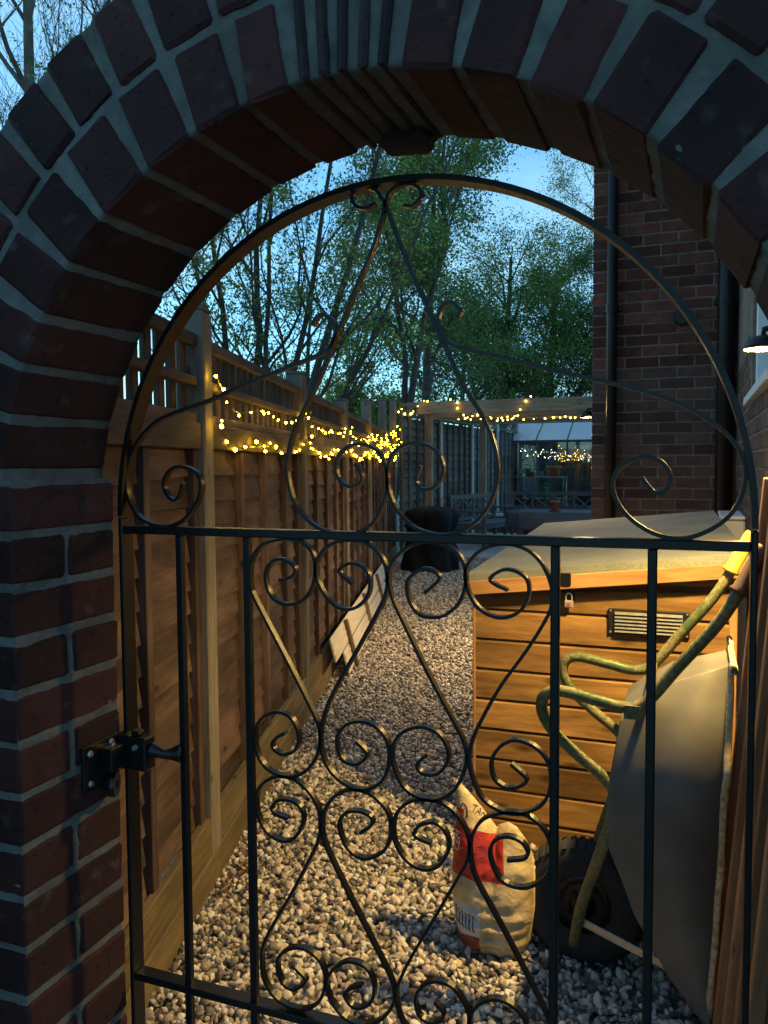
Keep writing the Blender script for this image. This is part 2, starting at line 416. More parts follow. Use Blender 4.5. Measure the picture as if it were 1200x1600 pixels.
# ================================================================== setting
def sheet(name, poly, z, mat):
    me = mesh(name, [(x, y, z) for x, y in poly], [tuple(range(len(poly)))], mat); return tag(obj(name, me), kind='structure')
sheet('ground', [(-60, -40), (60, -40), (60, 90), (-60, 90)], 0.0, 'ground')

# gravel: loose stones, too many to count
FA = V((-1.57, 2.32)); FD = V((-.2808, .9598)); FN = V((.9598, .2808))
def fx(y): return FA.x+(y-FA.y)*FD.x/FD.y
def build_gravel():
    rs = np.random.RandomState(3)
    bm = bmesh.new(); bmesh.ops.create_icosphere(bm, subdivisions=2, radius=1); bm.verts.ensure_lookup_table()
    v2 = np.array([v.co[:] for v in bm.verts]); f2 = np.array([[v.index for v in f.verts] for f in bm.faces]); bm.free()
    bm = bmesh.new(); bmesh.ops.create_icosphere(bm, subdivisions=1, radius=1); bm.verts.ensure_lookup_table()
    v1 = np.array([v.co[:] for v in bm.verts]); f1 = np.array([[v.index for v in f.verts] for f in bm.faces]); bm.free()
    VV, FF, TT = [], [], []; off = 0
    def scatter(n, y0, y1, xl, xr, bv, bf, smin, smax):
        nonlocal off
        y = rs.uniform(y0, y1, n); u = rs.uniform(0, 1, n)
        x = np.array([xl(a)+(xr(a)-xl(a))*b for a, b in zip(y, u)])
        ok = ~((y > 2.97) & (y < 4.7) & (x > -.76)); x, y = x[ok], y[ok]; n = len(x)
        sz = rs.uniform(smin, smax, n)*(.75+.5*rs.rand(n)**2)
        ax = np.stack([sz*rs.uniform(.8, 1.35, n), sz*rs.uniform(.6, 1.0, n), sz*rs.uniform(.45, .75, n)], 1)*.56
        # random rotations
        q = rs.normal(size=(n, 4)); q[:, 1:3] *= .45; q /= np.linalg.norm(q, axis=1)[:, None]
        w, a, b, c = q.T
        Rm = np.stack([1-2*(b*b+c*c), 2*(a*b-c*w), 2*(a*c+b*w), 2*(a*b+c*w), 1-2*(a*a+c*c), 2*(b*c-a*w), 2*(a*c-b*w), 2*(b*c+a*w), 1-2*(a*a+b*b)], 1).reshape(n, 3, 3)
        nv = len(bv)
        lump = 1+rs.uniform(-.13, .13, (n, nv, 1)) if nv < 20 else 1+.14*np.sin(bv[None]@rs.normal(size=(n, 3, 1))*2.2+rs.uniform(0, 6, (n, 1, 1)))
        B_ = bv[None]*lump
        for _ in range(4):                                   # broken faces
            pn = rs.normal(size=(n, 3)); pn /= np.linalg.norm(pn, axis=1)[:, None]; dd = rs.uniform(.45, .95, n)
            ex = np.clip(np.einsum('nki,ni->nk', B_, pn)-dd[:, None], 0, None); B_ = B_-ex[:, :, None]*pn[:, None, :]
        P = B_*ax[:, None, :]; P = np.einsum('nij,nkj->nki', Rm, P)
        z = .002+rs.uniform(0, .022, n)
        P += np.stack([x, y, z], 1)[:, None, :]
        VV.append(P.reshape(-1, 3)); FF.append((bf[None]+(np.arange(n)*nv)[:, None, None]+off).reshape(-1, 3)); off += n*nv
        TT.append(np.repeat(np.clip(rs.beta(1.0, 1.1, n), 0, 1), nv))
    scatter(17000, 1.15, 3.4, lambda y: fx(y)+.04, lambda y: .22, v2, f2, .015, .031)
    scatter(16000, 3.4, 5.6, lambda y: fx(y)+.04, lambda y: -.62-.1*(y-3.3), v1, f1, .017, .032)
    scatter(24000, 5.6, 11.7, lambda y: fx(y)+.04, lambda y: -.15*y, v1, f1, .02, .036)
    vs = np.concatenate(VV).astype(np.float32); fs = np.concatenate(FF).astype(np.int32); tt = np.concatenate(TT).astype(np.float32)
    me = bpy.data.meshes.new('gravel'); me.vertices.add(len(vs)); me.vertices.foreach_set('co', vs.ravel())
    me.loops.add(fs.size); me.loops.foreach_set('vertex_index', fs.ravel()); me.polygons.add(len(fs))
    me.polygons.foreach_set('loop_start', np.arange(0, fs.size, 3, dtype=np.int32))
    at = me.attributes.new('tint', 'FLOAT', 'POINT'); at.data.foreach_set('value', tt)
    me.update(calc_edges=True); me.shade_smooth(); me.materials.append(MT['stone'])
    tag(obj('gravel', me), 'loose rounded pebbles covering the narrow side passage', kind='stuff')
build_gravel()

# patio slabs and raised terrace far down the garden
pat = sheet('patio', [(-4.1, 11.75), (1.5, 11.75), (1.5, 16.3), (-4.05, 16.3)], .02, 'ground')
pat['_abs'] = 1; pat['_base'] = (0, 0, 0)
for i in range(8):
    for j in range(7):
        if -3.95+.6*i > 0: continue
        box('slab', (-4.05+.6*i, 11.8+.6*j, .005), (-4.05+.6*i+.59, 11.8+.6*j+.59, .045+rnd.uniform(0, .004)), 'slab', pat)
ter = MB().box((-4.6, 16.5, -.1), (3, 30, .42)).build('terrace', 'stone'); tag(ter, kind='structure')

# ================================================================== brick arch
JX, Y0, Y1 = -.889, .864, 1.079
AC = V((-.385, 1.365)); R0 = .524
arch = thing('brick_arch', 'dark red brick archway with two rings of bricks and pale mortar framing the view', 'archway', (-.385, .97, 0))
def brick(nm, lo, hi, par, mat='brick', jit=.0016):
    lo, hi = V(lo), V(hi); d = hi-lo; c = (lo+hi)/2; ax = 0 if d.x >= d.y else 1
    me = cbox(d[ax], d[1-ax], d.z, .004, mat, jit, rnd.randrange(5))
    ang = rnd.choice((0, math.pi))+rnd.uniform(-.006, .006)+(math.pi/2 if ax else 0)
    c = c+V((rnd.uniform(-.0012, .0012), rnd.uniform(-.0012, .0012), rnd.uniform(-.001, .001)))
    return obj(nm, me, par, Matrix.Translation(c) @ Matrix.Rotation(ang, 4, 'Z'))
TOPZ = 1.352
def pier(x0, x1, parity):
    nC = int(TOPZ/.075)
    for k in range(-1, nC+1):
        z1 = TOPZ-.075*k-.006; z0 = z1-.063
        if z0 < -.02: break
        if (k+parity) % 2 == 0:       # two stretchers along y
            brick('brick', (x0, Y0, z0), (x0+.1025, Y1, z1), arch); brick('brick', (x1-.1025, Y0, z0), (x1, Y1, z1), arch)
        else:
            brick('brick', (x0, Y0, z0), (x1, Y0+.1025, z1), arch); brick('brick', (x0, Y1-.1025, z0), (x1, Y1, z1), arch)
    # the mortar body of the pier, slightly behind the brick faces and uneven
    bm = bmesh.new(); e = .0036
    bmesh.ops.create_cube(bm, size=1)
    for v in bm.verts: v.co = V(((x0+x1)/2+v.co.x*(x1-x0-2*e), (Y0+Y1)/2+v.co.y*(Y1-Y0-2*e), .713+v.co.z*1.434))
    bmesh.ops.subdivide_edges(bm, edges=[ed for ed in bm.edges if abs(ed.verts[0].co.z-ed.verts[1].co.z) > .5], cuts=280)
    bmesh.ops.subdivide_edges(bm, edges=[ed for ed in bm.edges if abs(ed.verts[0].co.z-ed.verts[1].co.z) < .002 and (ed.verts[0].co-ed.verts[1].co).length > .1], cuts=24, use_grid_fill=True)
    for v in bm.verts:
        nz = mnoise.noise(v.co*30)*.0021+mnoise.noise(v.co*85)*.0015
        if abs(v.co.x-x0-e) < 1e-4 or abs(v.co.x-x1+e) < 1e-4: v.co.x += nz
        if abs(v.co.y-Y0-e) < 1e-4 or abs(v.co.y-Y1+e) < 1e-4: v.co.y += nz
    me = bpy.data.meshes.new('mortar'); bm.to_mesh(me); bm.free(); me.materials.append(MT['mortar']); obj('mortar', me, arch)
pier(JX-.215, JX, 1); pier(.139, .354, 1)
def vouss(th, r0, r1, wt, y0=Y0, y1=Y1, nm='brick', mat='brick'):
    """brick of the ring centred at angle th (degrees), wt wide along the ring"""
    a = rad(th); er = V((math.cos(a), 0, math.sin(a))); rm = (r0+r1)/2
    c = V((AC.x, (y0+y1)/2, AC.y))+er*rm+V((0, rnd.uniform(-.0015, .0015), 0))
    me = cbox(y1-y0, r1-r0, wt, .004, mat, .0018, rnd.randrange(6)); M = frame(c, (0, 1, 0), V((-math.sin(a), 0, math.cos(a))))
    return obj(nm, me, arch, M @ Matrix.Rotation(rnd.uniform(-.004, .004), 4, 'X'))
inner = [171.8, 163.4, 155.4, 147.2, 138.6, 129.6, 120.4, 111.8, 103.6, 96.4]
innerR = [82.4, 74.9, 66.6, 58.6, 50.1, 41.4, 32.8, 24.4, 16.2, 8.2]
for lst in (inner, innerR):
    for a, b in zip(lst, lst[1:]): vouss((a+b)/2, R0, R0+.1025, R0*rad(abs(a-b))-.0115)
RM = R0+.1025+.011
for lst in ([173, 166.2, 159.4, 152.6, 145.9, 139.1, 132.3, 125.6, 118.7, 112.2, 104.6, 96.8], [82.2, 75.4, 68.2, 61.0, 53.6, 46.6, 39.6, 32.6, 25.6, 18.6, 11.6, 4.6]):
    for a, b in zip(lst, lst[1:]): vouss((a+b)/2, RM, RM+.1025, RM*rad(abs(a-b))-.0115)
for k in range(5):                                      # keystone of upright roof tiles
    th = 94.6-2.62*k
    vouss(th, R0+.001+rnd.uniform(0, .003), RM+.115, .0115, Y0-.002+rnd.uniform(-.002, .002), Y1+.004+rnd.uniform(-.003, .003), 'tile', 'tile')
def ring_mortar():
    nA, nR, nY = 380, 28, 20; ra, rb, ya, yb = R0+.003, RM+.0995, Y0+.003, Y1-.003; a0, a1 = rad(5), rad(174)
    prof = [(ra+(rb-ra)*i/nR, ya) for i in range(nR)]+[(rb, ya+(yb-ya)*i/nY) for i in range(nY)]+[(rb-(rb-ra)*i/nR, yb) for i in range(nR)]+[(ra, yb-(yb-ya)*i/nY) for i in range(nY)]
    n = len(prof); vs = []; fs = []
    for i in range(nA+1):
        a = a0+(a1-a0)*i/nA
        for r, y in prof:
            p = V((AC.x+r*math.cos(a), y, AC.y+r*math.sin(a))); d = .0016+mnoise.noise(p*30)*.002+mnoise.noise(p*85)*.0016
            if y == ya: p.y += d
            elif y == yb: p.y -= d
            if r == ra: p += V((math.cos(a), 0, math.sin(a)))*d
            vs.append(p)
    for i in range(nA):
        for k in range(n): fs.append((i*n+k, i*n+(k+1) % n, (i+1)*n+(k+1) % n, (i+1)*n+k))
    fs.append(tuple(range(n))[::-1]); fs.append(tuple(nA*n+k for k in range(n)))
    obj('mortar', mesh('mortar', vs, fs, 'mortar', True), arch)
ring_mortar()
bm = bmesh.new(); bmesh.ops.create_icosphere(bm, subdivisions=4, radius=1)       # rough lump of mortar left under the crown
for v in bm.verts:
    c = v.co; q = V((max(-.8, min(.8, c.x))*.042, max(-.75, min(.75, c.y))*.034, max(-.7, min(.7, c.z))*.018))
    v.co = V((-.372, 1.068, 1.888))+q*(1+.18*mnoise.noise(c*2.1)+.07*mnoise.noise(c*6))
me = bpy.data.meshes.new('mortar_lump'); bm.to_mesh(me); bm.free(); me.materials.append(MT['hbrick2']); me.shade_smooth(); obj('mortar_lump', me, arch)

# ================================================================== iron gate
GY = 1.105
gate = thing('iron_gate', 'black wrought iron arched gate with scrollwork closing the brick archway', 'gate', (-.41, GY, 0))
GL, GR, GZ, GB = -.888, .068, 1.344, .578; GC = (GL+GR)/2; GRd = (GR-GL)/2
def gbar(nm, a, b, w, t): return plank(nm, a, b, w, t, 'iron', gate, (0, 1, 0), .0015)
arc = [V((GC+GRd*math.cos(rad(t)), GY, 1.366+GRd*1.01*math.sin(rad(t)))) for t in np.linspace(180, 0, 64)]
MB().ribbon(arc, .008, .03).build('arch_bar', 'iron', gate)
for x in (GL, GR): gbar('stile', (x, GY, .06), (x, GY, 1.364), .008, .03)
gbar('top_rail', (GL+.004, GY, GZ), (GR-.004, GY, GZ), .0125, .026)
gbar('middle_rail', (GL+.004, GY, GB), (GR-.004, GY, GB), .0125, .026)
gbar('bottom_rail', (GL+.004, GY, .085), (GR-.004, GY, .085), .0125, .026)
for x in (-.781, -.656, -.177, -.052): gbar('bar', (x, GY, .0925), (x, GY, GZ-.0065), .012, .012)
for x in (-.53, -.415, -.30): gbar('bar', (x, GY, .0925), (x, GY, GB-.0065), .012, .012)
SCR = [   # scroll centre lines in the gate plane, millimetres (x, z)
 [(-536,1655),(-532,1665),(-522,1671),(-509,1666),(-500,1653),(-501,1636),(-514,1618),(-548,1606),(-591,1593),(-653,1574),(-717,1552),(-777,1536),(-817,1522),(-850,1497),(-872,1466),(-882,1431),(-878,1394),(-855,1363),(-812,1350),(-773,1361),(-747,1388),(-737,1414),(-742,1434),(-760,1445),(-784,1447),(-802,1435),(-808,1416),(-798,1398),(-785,1394),(-776,1406),(-772,1421)],
 [(-313,1651),(-310,1660),(-315,1669),(-326,1674),(-337,1667),(-342,1652),(-337,1634),(-323,1616),(-296,1607),(-246,1593),(-194,1577),(-143,1563),(-102,1552),(-62,1540),(-23,1524),(11,1504),(38,1480),(53,1455),(57,1431),(51,1403),(38,1381),(17,1364),(-9,1353),(-36,1353),(-62,1363),(-84,1380),(-98,1400),(-103,1421),(-97,1440),(-81,1452),(-61,1457),(-44,1451),(-33,1437),(-32,1422),(-40,1411),(-51,1411),(-58,1418),(-66,1429)],
 [(-392,1814),(-379,1812),(-368,1820),(-366,1831),(-376,1840),(-391,1843),(-407,1839),(-417,1827),(-423,1806),(-438,1762),(-465,1706),(-500,1634),(-535,1563),(-562,1516),(-576,1483),(-583,1439),(-568,1387),(-530,1354),(-481,1346),(-443,1363),(-422,1403),(-420,1438),(-433,1467),(-458,1479),(-484,1474),(-500,1454),(-498,1430),(-481,1417),(-464,1421),(-459,1432),(-470,1450)],
 [(-434,1822),(-450,1817),(-465,1822),(-471,1834),(-465,1843),(-450,1846),(-434,1840),(-423,1826),(-415,1807),(-399,1763),(-375,1707),(-337,1624),(-303,1554),(-276,1511),(-259,1466),(-258,1420),(-277,1379),(-310,1354),(-346,1349),(-383,1361),(-411,1393),(-420,1431),(-412,1462),(-391,1477),(-365,1478),(-343,1465),(-335,1440),(-346,1418),(-365,1413),(-376,1425),(-369,1447)],
 [(-599,1272),(-585,1275),(-574,1281),(-571,1289),(-576,1297),(-589,1304),(-605,1303),(-618,1293),(-623,1277),(-619,1257),(-608,1242),(-588,1235),(-568,1238),(-553,1248),(-542,1265),(-537,1285),(-538,1304),(-545,1321),(-562,1333),(-584,1336),(-606,1333),(-629,1325),(-644,1307),(-650,1284),(-649,1258),(-641,1238),(-584,1141),(-546,1074),(-534,1049),(-532,1029),(-537,1006),(-553,981),(-579,965),(-613,966),(-635,981),(-646,1007),(-644,1034),(-631,1053),(-608,1064),(-585,1060),(-572,1042),(-569,1022),(-578,1005),(-597,998),(-612,1004),(-615,1014),(-604,1026),(-592,1032)],
 [(-476,1271),(-486,1279),(-494,1285),(-497,1292),(-488,1299),(-476,1303),(-463,1300),(-453,1292),(-448,1281),(-449,1263),(-457,1248),(-472,1236),(-489,1233),(-506,1239),(-522,1254),(-533,1273),(-536,1294),(-530,1312),(-517,1326),(-500,1334),(-475,1337),(-455,1334),(-438,1323),(-426,1308),(-421,1289),(-421,1269),(-430,1244),(-465,1181),(-511,1101),(-527,1061),(-532,1031),(-527,1001),(-510,977),(-481,961),(-453,963),(-432,977),(-421,1001),(-420,1032),(-431,1052),(-449,1063),(-470,1064),(-491,1055),(-504,1034),(-500,1011),(-488,999),(-470,999),(-457,1010),(-457,1020),(-472,1033)],
 [(-363,1264),(-345,1280),(-341,1289),(-355,1299),(-370,1297),(-387,1284),(-390,1268),(-384,1247),(-370,1232),(-351,1229),(-332,1234),(-313,1251),(-303,1275),(-302,1297),(-310,1318),(-326,1331),(-351,1338),(-377,1334),(-396,1324),(-412,1308),(-419,1288),(-415,1260),(-400,1227),(-358,1146),(-320,1080),(-306,1054),(-301,1030),(-308,1001),(-323,976),(-346,962),(-372,961),(-396,973),(-411,999),(-415,1025),(-405,1049),(-385,1063),(-365,1067),(-342,1059),(-329,1038),(-331,1017),(-346,1000),(-366,998),(-376,1007),(-371,1017),(-359,1028)],
 [(-242,1274),(-259,1281),(-267,1288),(-259,1297),(-244,1303),(-226,1299),(-214,1287),(-214,1265),(-226,1245),(-248,1235),(-271,1239),(-289,1253),(-300,1275),(-302,1300),(-289,1321),(-271,1333),(-244,1338),(-215,1331),(-194,1311),(-183,1286),(-181,1266),(-186,1243),(-214,1194),(-252,1138),(-280,1086),(-294,1052),(-298,1024),(-287,988),(-271,968),(-242,958),(-215,963),(-192,979),(-182,1004),(-183,1031),(-194,1050),(-212,1061),(-235,1063),(-254,1050),(-265,1029),(-261,1005),(-242,994),(-223,1000),(-215,1011),(-237,1029)],
 [(-590,896),(-609,900),(-618,909),(-607,923),(-585,926),(-567,917),(-563,896),(-576,870),(-595,859),(-620,864),(-639,884),(-647,915),(-638,941),(-614,959),(-584,962),(-556,948),(-538,923),(-534,898),(-539,866),(-582,782),(-618,720),(-637,681),(-641,651),(-635,620),(-610,595),(-570,590),(-540,610),(-528,645),(-535,674),(-554,688),(-578,690),(-604,675),(-613,653),(-604,627),(-584,620),(-565,634),(-564,643),(-581,657)],
 [(-467,893),(-449,907),(-449,920),(-467,926),(-490,921),(-502,901),(-493,872),(-473,856),(-450,857),(-427,874),(-418,901),(-422,931),(-445,953),(-476,959),(-506,946),(-525,921),(-531,893),(-524,862),(-487,794),(-451,732),(-422,682),(-414,658),(-416,635),(-434,609),(-461,592),(-493,594),(-519,618),(-526,645),(-514,669),(-488,687),(-460,684),(-447,663),(-449,636),(-465,619),(-483,617),(-495,630),(-489,642),(-467,654)],
 [(-355,895),(-374,900),(-381,907),(-370,921),(-349,927),(-332,915),(-328,891),(-344,863),(-370,854),(-396,866),(-412,892),(-412,921),(-401,942),(-379,957),(-349,960),(-324,951),(-305,929),(-297,903),(-301,877),(-312,855),(-340,802),(-380,728),(-401,685),(-410,655),(-405,621),(-385,596),(-355,587),(-325,597),(-303,622),(-298,647),(-309,671),(-325,686),(-348,688),(-370,675),(-380,652),(-374,629),(-355,622),(-338,633),(-338,644),(-350,656)],
 [(-242,889),(-218,896),(-213,906),(-221,919),(-239,924),(-257,918),(-267,900),(-262,876),(-247,857),(-218,854),(-191,871),(-180,896),(-182,925),(-195,947),(-219,960),(-247,958),(-275,945),(-290,924),(-296,900),(-290,860),(-266,818),(-238,771),(-211,723),(-186,677),(-179,649),(-182,620),(-198,594),(-224,577),(-254,577),(-280,591),(-294,614),(-295,645),(-285,666),(-262,681),(-238,680),(-222,668),(-214,652),(-219,632),(-233,620),(-247,624),(-244,637),(-231,650)],
]
for i, s in enumerate(SCR):
    p3 = catmull([V((q[0]/1000, GY, q[1]/1000)) for q in s], 4)
    MB().ribbon(p3, .0046 if i > 1 else .0052, .011).build('scroll', 'iron', gate)
# latch on the gate
b = V((-0.8581, GY, 0.9817))
lat = box('latch_case', (b.x-.034, GY-.042, b.z-.03), (b.x+.03, GY-.014, b.z+.026), 'iron', gate, .003)
for dx in (-.02, .012):
    m = MB().lathe((b.x+dx, GY-.0435, b.z-.012 if dx < 0 else b.z+.01), [(0, -.004), (.004, -.004), (.005, 0), (.005, .003)], 10, (0, 1, 0)); m.build('screw', 'steel', lat)
box('latch_thumb', (b.x-.003, GY-.036, b.z+.026), (b.x+.014, GY-.02, b.z+.034), 'iron', lat)
MB().tube(catmull([(b.x+.03, GY-.026, b.z+.003), (b.x+.042, GY-.024, b.z), (b.x+.055, GY-.018, b.z-.004), (-.784, GY-.006, b.z-.004)], 4), [.014, .013, .012, .011, .010, .009, .008, .008, .008, .009, .011, .014, .016], 10).build('latch_arm', 'iron', gate, True)
kp = thing('latch_keeper', 'small black latch plate screwed to the left brick jamb', 'latch', (JX, 1.03, b.z))
zc = b.z
kpl = box('plate', (JX+.0005, .985, zc-.045), (JX+.0055, 1.066, zc+.03), 'iron', kp, .0015)
for y, z in ((1.0, zc+.016), (1.05, zc+.02), (1.0, zc-.032)):
    MB().lathe((JX+.006, y, z), [(0, .003), (.004, .003), (.0055, 0), (.0055, -.001)], 10, (1, 0, 0)).build('screw', 'steel', kpl)
box('catch', (JX+.0055, 1.022, zc-.02), (JX+.028, 1.062, zc+.018), 'iron', kp, .002)
MB().lathe((JX+.012, 1.045, zc-.048), [(.006, -.006), (.019, -.006), (.021, 0), (.019, .006), (.006, .006), (.006, -.006)], 16, (1, .4, 0)).build('staple', 'iron', kp)

# ================================================================== left fence
def fp(s, z, n=0): p = FA+FD*s+FN*n; return V((p.x, p.y, z))
D3, N3 = V((FD.x, FD.y, 0)), V((FN.x, FN.y, 0))
POSTS = [-1.83, 0, 1.81, 3.65, 5.52, 7.42, 9.25]
PTOP = [1.95, 1.955, 1.945, 1.94, 2.08, 2.23, 2.37]
plabel = ['grey timber fence post hidden beside the left brick jamb', 'tall grey timber fence post nearest the gate on the left', 'second grey timber fence post from the gate, fairy lights wrapped past it',
          'third grey timber fence post from the gate, rounded top', 'fourth grey timber fence post from the gate', 'fifth grey timber fence post from the gate', 'grey timber fence post at the far corner where the fence bends']
for s, zt, lb in zip(POSTS, PTOP, plabel):
    t = thing('fence_post', lb, 'fence post', fp(s, 0), 'timber posts of the left fence')
    ps = obj('post_shaft', cbox(zt, .098, .098, .006, 'post'), t, frame(fp(s, zt/2), (0, 0, 1), -N3))
    obj('post_cap', cbox(.1, .1, .014, .005, 'post'), ps, frame(fp(s, zt+.008), D3))
def slat_mesh(L, h, t, mat, var, wav=.008):
    key = ('slat', round(L, 3), h, mat, var)
    if key in CACHE: return CACHE[key]
    n = 14; vs = []; fs = []
    r = random.Random(var*17+3); ph = r.uniform(0, 6)
    for i in range(n+1):
        x = -L/2+L*i/n; lo = -h/2+wav*.8*math.sin(ph+i*.55+var)+wav*r.uniform(-.25, .25)
        for y, z in ((0, lo), (t, lo), (t*.55, h/2), (0, h/2)): vs.append((x, y, z))
    for i in range(n):
        for k in range(4): a = i*4+k; c = i*4+(k+1) % 4; fs.append((a, a+4, c+4, c))
    fs.append((0, 1, 2, 3)); e = n*4; fs.append((e+3, e+2, e+1, e))
    CACHE[key] = mesh('slat', vs, fs, mat); return CACHE[key]
panlab = ['reddish brown lap fence panel with trellis top next to the brick jamb', 'reddish brown lap fence panel with trellis top behind the gate scrolls, nearest with fairy lights',
          'brown lap fence panel with trellis top, behind the pale leaning cladding boards', 'brown lap fence panel with trellis top, third along with dense fairy lights',
          'brown lap fence panel with trellis top, second from the far corner', 'brown lap fence panel with trellis top at the far corner']
for i in range(6):
    s0, s1 = POSTS[i]+.052, POSTS[i+1]-.052; L = s1-s0; sm = (s0+s1)/2
    t = thing('lap_fence', panlab[i], 'fence panel', fp(sm, .25), 'lap panels of the left fence')
    ns = 14
    for k in range(ns):
        z = .298+k*(1.50-.245)/ns
        o = obj('slat', slat_mesh(L, .116, .014, 'fence', rnd.randrange(7)), t, Matrix(((-D3.x, N3.x, 0, fp(sm, 0, -.012).x), (-D3.y, N3.y, 0, fp(sm, 0, -.012).y), (0, 0, 1, z), (0, 0, 0, 1))) @ Matrix.Rotation(.085, 4, 'X') @ Matrix.Rotation(rnd.uniform(-.005, .005), 4, 'Y'))
    for sb in ([.02, .46, .875, 1.319, L-.06] if i else [L-.46+.0, L-.03, .9, .45, .05]):
        plank('batten', fp(s0+sb, .24, .006), fp(s0+sb, 1.50, .006), .042, .042, 'fence', t, N3)
    plank('cap_rail', fp(s0, 1.545, .02), fp(s1, 1.545, .02), .036, .085, 'rail', t)
    for nm, z, h in (('trellis_rail', 1.602, .036), ('trellis_rail', 1.722, .03), ('trellis_rail', 1.858, .038)):
        plank(nm, fp(s0, z, .014), fp(s1, z, .014), .03, h, 'rail', t)
    nl = 17
    for k in range(nl):
        sl = s0+.04+(L-.08)*k/(nl-1)
        plank('lath', fp(sl, 1.588, -.012), fp(sl, 1.855, -.012), .052, .018, 'rail', t, N3)
    for z, h in ((.065, .13), (.195, .125)):
        gb = thing('gravel_board', ['lower', 'upper'][z > .1]+' treated timber gravel board '+['beside the brick jamb', 'below the fence panel nearest the gate', 'below the fence behind the pale cladding boards', 'along the fence base past the cladding boards', 'along the fence base before the last panel', 'along the fence base by the covered barbecue'][i], 'board', fp(sm, z-.06), 'gravel boards under the left fence')
        plank('board', fp(s0-.05, z, .034-.006*(z > .1)), fp(s1+.05, z, .034-.006*(z > .1)), .03, h, 'gboard', gb)

# far grey fence with concrete posts
QA = V((-4.12, 11.3)); th = rad(1.5); QD = V((math.sin(th), math.cos(th))); QN = V((QD.y, -QD.x))
def qp(s, z, n=0): p = QA+QD*s+QN*n; return V((p.x, p.y, z))
QD3, QN3 = V((*QD, 0)), V((*QN, 0))
qp_lab = ['pale concrete fence post just behind the front pergola post', 'pale concrete fence post midway along the grey far fence', 'pale concrete fence post beside the rear pergola post', 'pale concrete fence post by the greenhouse corner']
for k in range(4):
    t = thing('concrete_post', qp_lab[k], 'fence post', qp(1.86*(k+1), 0), 'concrete posts of the far fence')
    obj('post_shaft', cbox(2.36, .1, .1, .01, 'concrete'), t, frame(qp(1.86*(k+1), 1.18, .01), (0, 0, 1), -QN3))
ql = ['grey weathered lap fence panel left of the front pergola post', 'grey weathered lap fence panel right of the front pergola post', 'grey weathered lap fence panel left of the rear pergola post', 'grey weathered lap fence panel next to the greenhouse']
for k in range(4):
    s0, s1 = 1.86*k+.05, 1.86*(k+1)-.05; sm = (s0+s1)/2; L = s1-s0
    t = thing('lap_fence', ql[k], 'fence panel', qp(sm, .1), 'panels of the grey far fence')
    for j in range(16):
        z = .2+j*.124
        p = qp(sm, 0, -.01)
        obj('slat', slat_mesh(L, .145, .012, 'greyfence', rnd.randrange(5)), t, Matrix(((-QD3.x, QN3.x, 0, p.x), (-QD3.y, QN3.y, 0, p.y), (0, 0, 1, z), (0, 0, 0, 1))) @ Matrix.Rotation(.14, 4, 'X'))
    for j in range(6): plank('batten', qp(s0+.03+(L-.06)*j/5, .12, .025), qp(s0+.03+(L-.06)*j/5, 2.16, .025), .04, .03, 'greyfence', t, QN3)
    for z in (2.17, 2.33): plank('trellis_rail', qp(s0, z, .015), qp(s1, z, .015), .035, .04, 'greyfence', t)
    for j in range(18): plank('lath', qp(s0+.03+(L-.06)*j/17, 2.17, -.012), qp(s0+.03+(L-.06)*j/17, 2.34, -.012), .03, .016, 'greyfence', t, QN3)

# ================================================================== house
HX, HY, EX = .237, 5.886, -.696
house = thing('house', 'brick house side wall on the right with lit lamp and white window', 'house', (2, 3.4, 0))
ext = thing('house_extension', 'projecting red brick house wall with two black downpipes', 'house', (1, 7.2, 0))
def wallbox(nm, lo, hi, par): return MB().box(lo, hi).build(nm, 'hmortar', par)
WY0, WY1, WZ0, WZ1 = 3.0, 4.32, 1.76, 2.9
e = .004
for lo, hi in (((HX+e, .95, 0), (4.5, WY0, 5.2)), ((HX+e, WY1, 0), (4.5, 9, 5.2)), ((HX+e, WY0, 0), (4.5, WY1, WZ0)), ((HX+e, WY0, WZ1), (4.5, WY1, 5.2)), ((HX+.3, WY0, WZ0), (4.5, WY1, WZ1))):
    wallbox('wall', lo, hi, house)
wallbox('wall', (EX+e, HY+e, 0), (HX+.2, 9, 5.2), ext)
n = 0
for k in range(12, 36):                          # courses of the side wall
    z = k*.075; st = 0 if k % 2 else .1125; y = 1.15+st
    while y < HY-.05:
        y1 = min(y+.215, HY-.01)
        if not (WY0-.01 < y1 and y < WY1 and z > WZ0-.07 and z < WZ1):
            brick('brick', (HX, y, z), (HX+.1, y1, z+.064), house, 'hbrick2' if z < 2.0 else 'hbrick', .001); n += 1
        y += .225
        if n > 295: break
MB().box((HX, .96, .0), (HX+.1, HY, .05)).build('damp_course', 'hmortar', house)
for k in range(9, 51):
    z = k*.075; x = EX; first = True; m = 'hbrick2' if z < 2.05 else 'hbrick'
    while x < HX-.02:
        w = (.1025 if k % 2 else .215) if first else .215
        x1 = min(x+w, HX); brick('brick', (x, HY, z), (x1, HY+.1, z+.064), ext, m, .001); x += w+.01; first = False
# window
win = thing('window', 'white framed window above the lamp on the right house wall', 'window', (HX, 3.66, WZ0))
for lo, hi in (((HX+.05, WY0, WZ0), (HX+.11, WY0+.06, WZ1)), ((HX+.02, WY1-.06, WZ0), (HX+.11, WY1, WZ1)), ((HX+.05, WY0+.06, WZ0), (HX+.11, WY1-.06, WZ0+.06)), ((HX+.05, WY0+.06, WZ1-.06), (HX+.11, WY1-.06, WZ1)), ((HX+.055, 3.63, WZ0+.06), (HX+.105, 3.69, WZ1-.06))):
    box('frame', lo, hi, 'white', win)
box('sill', (HX-.03, WY0-.04, WZ0-.04), (HX+.12, WY1+.04, WZ0-.002), 'white', win)
for a, c in ((WY0+.06, 3.63), (3.69, WY1-.06)): MB().box((HX+.075, a, WZ0+.06), (HX+.085, c, WZ1-.06)).build('pane', 'winglass', win)
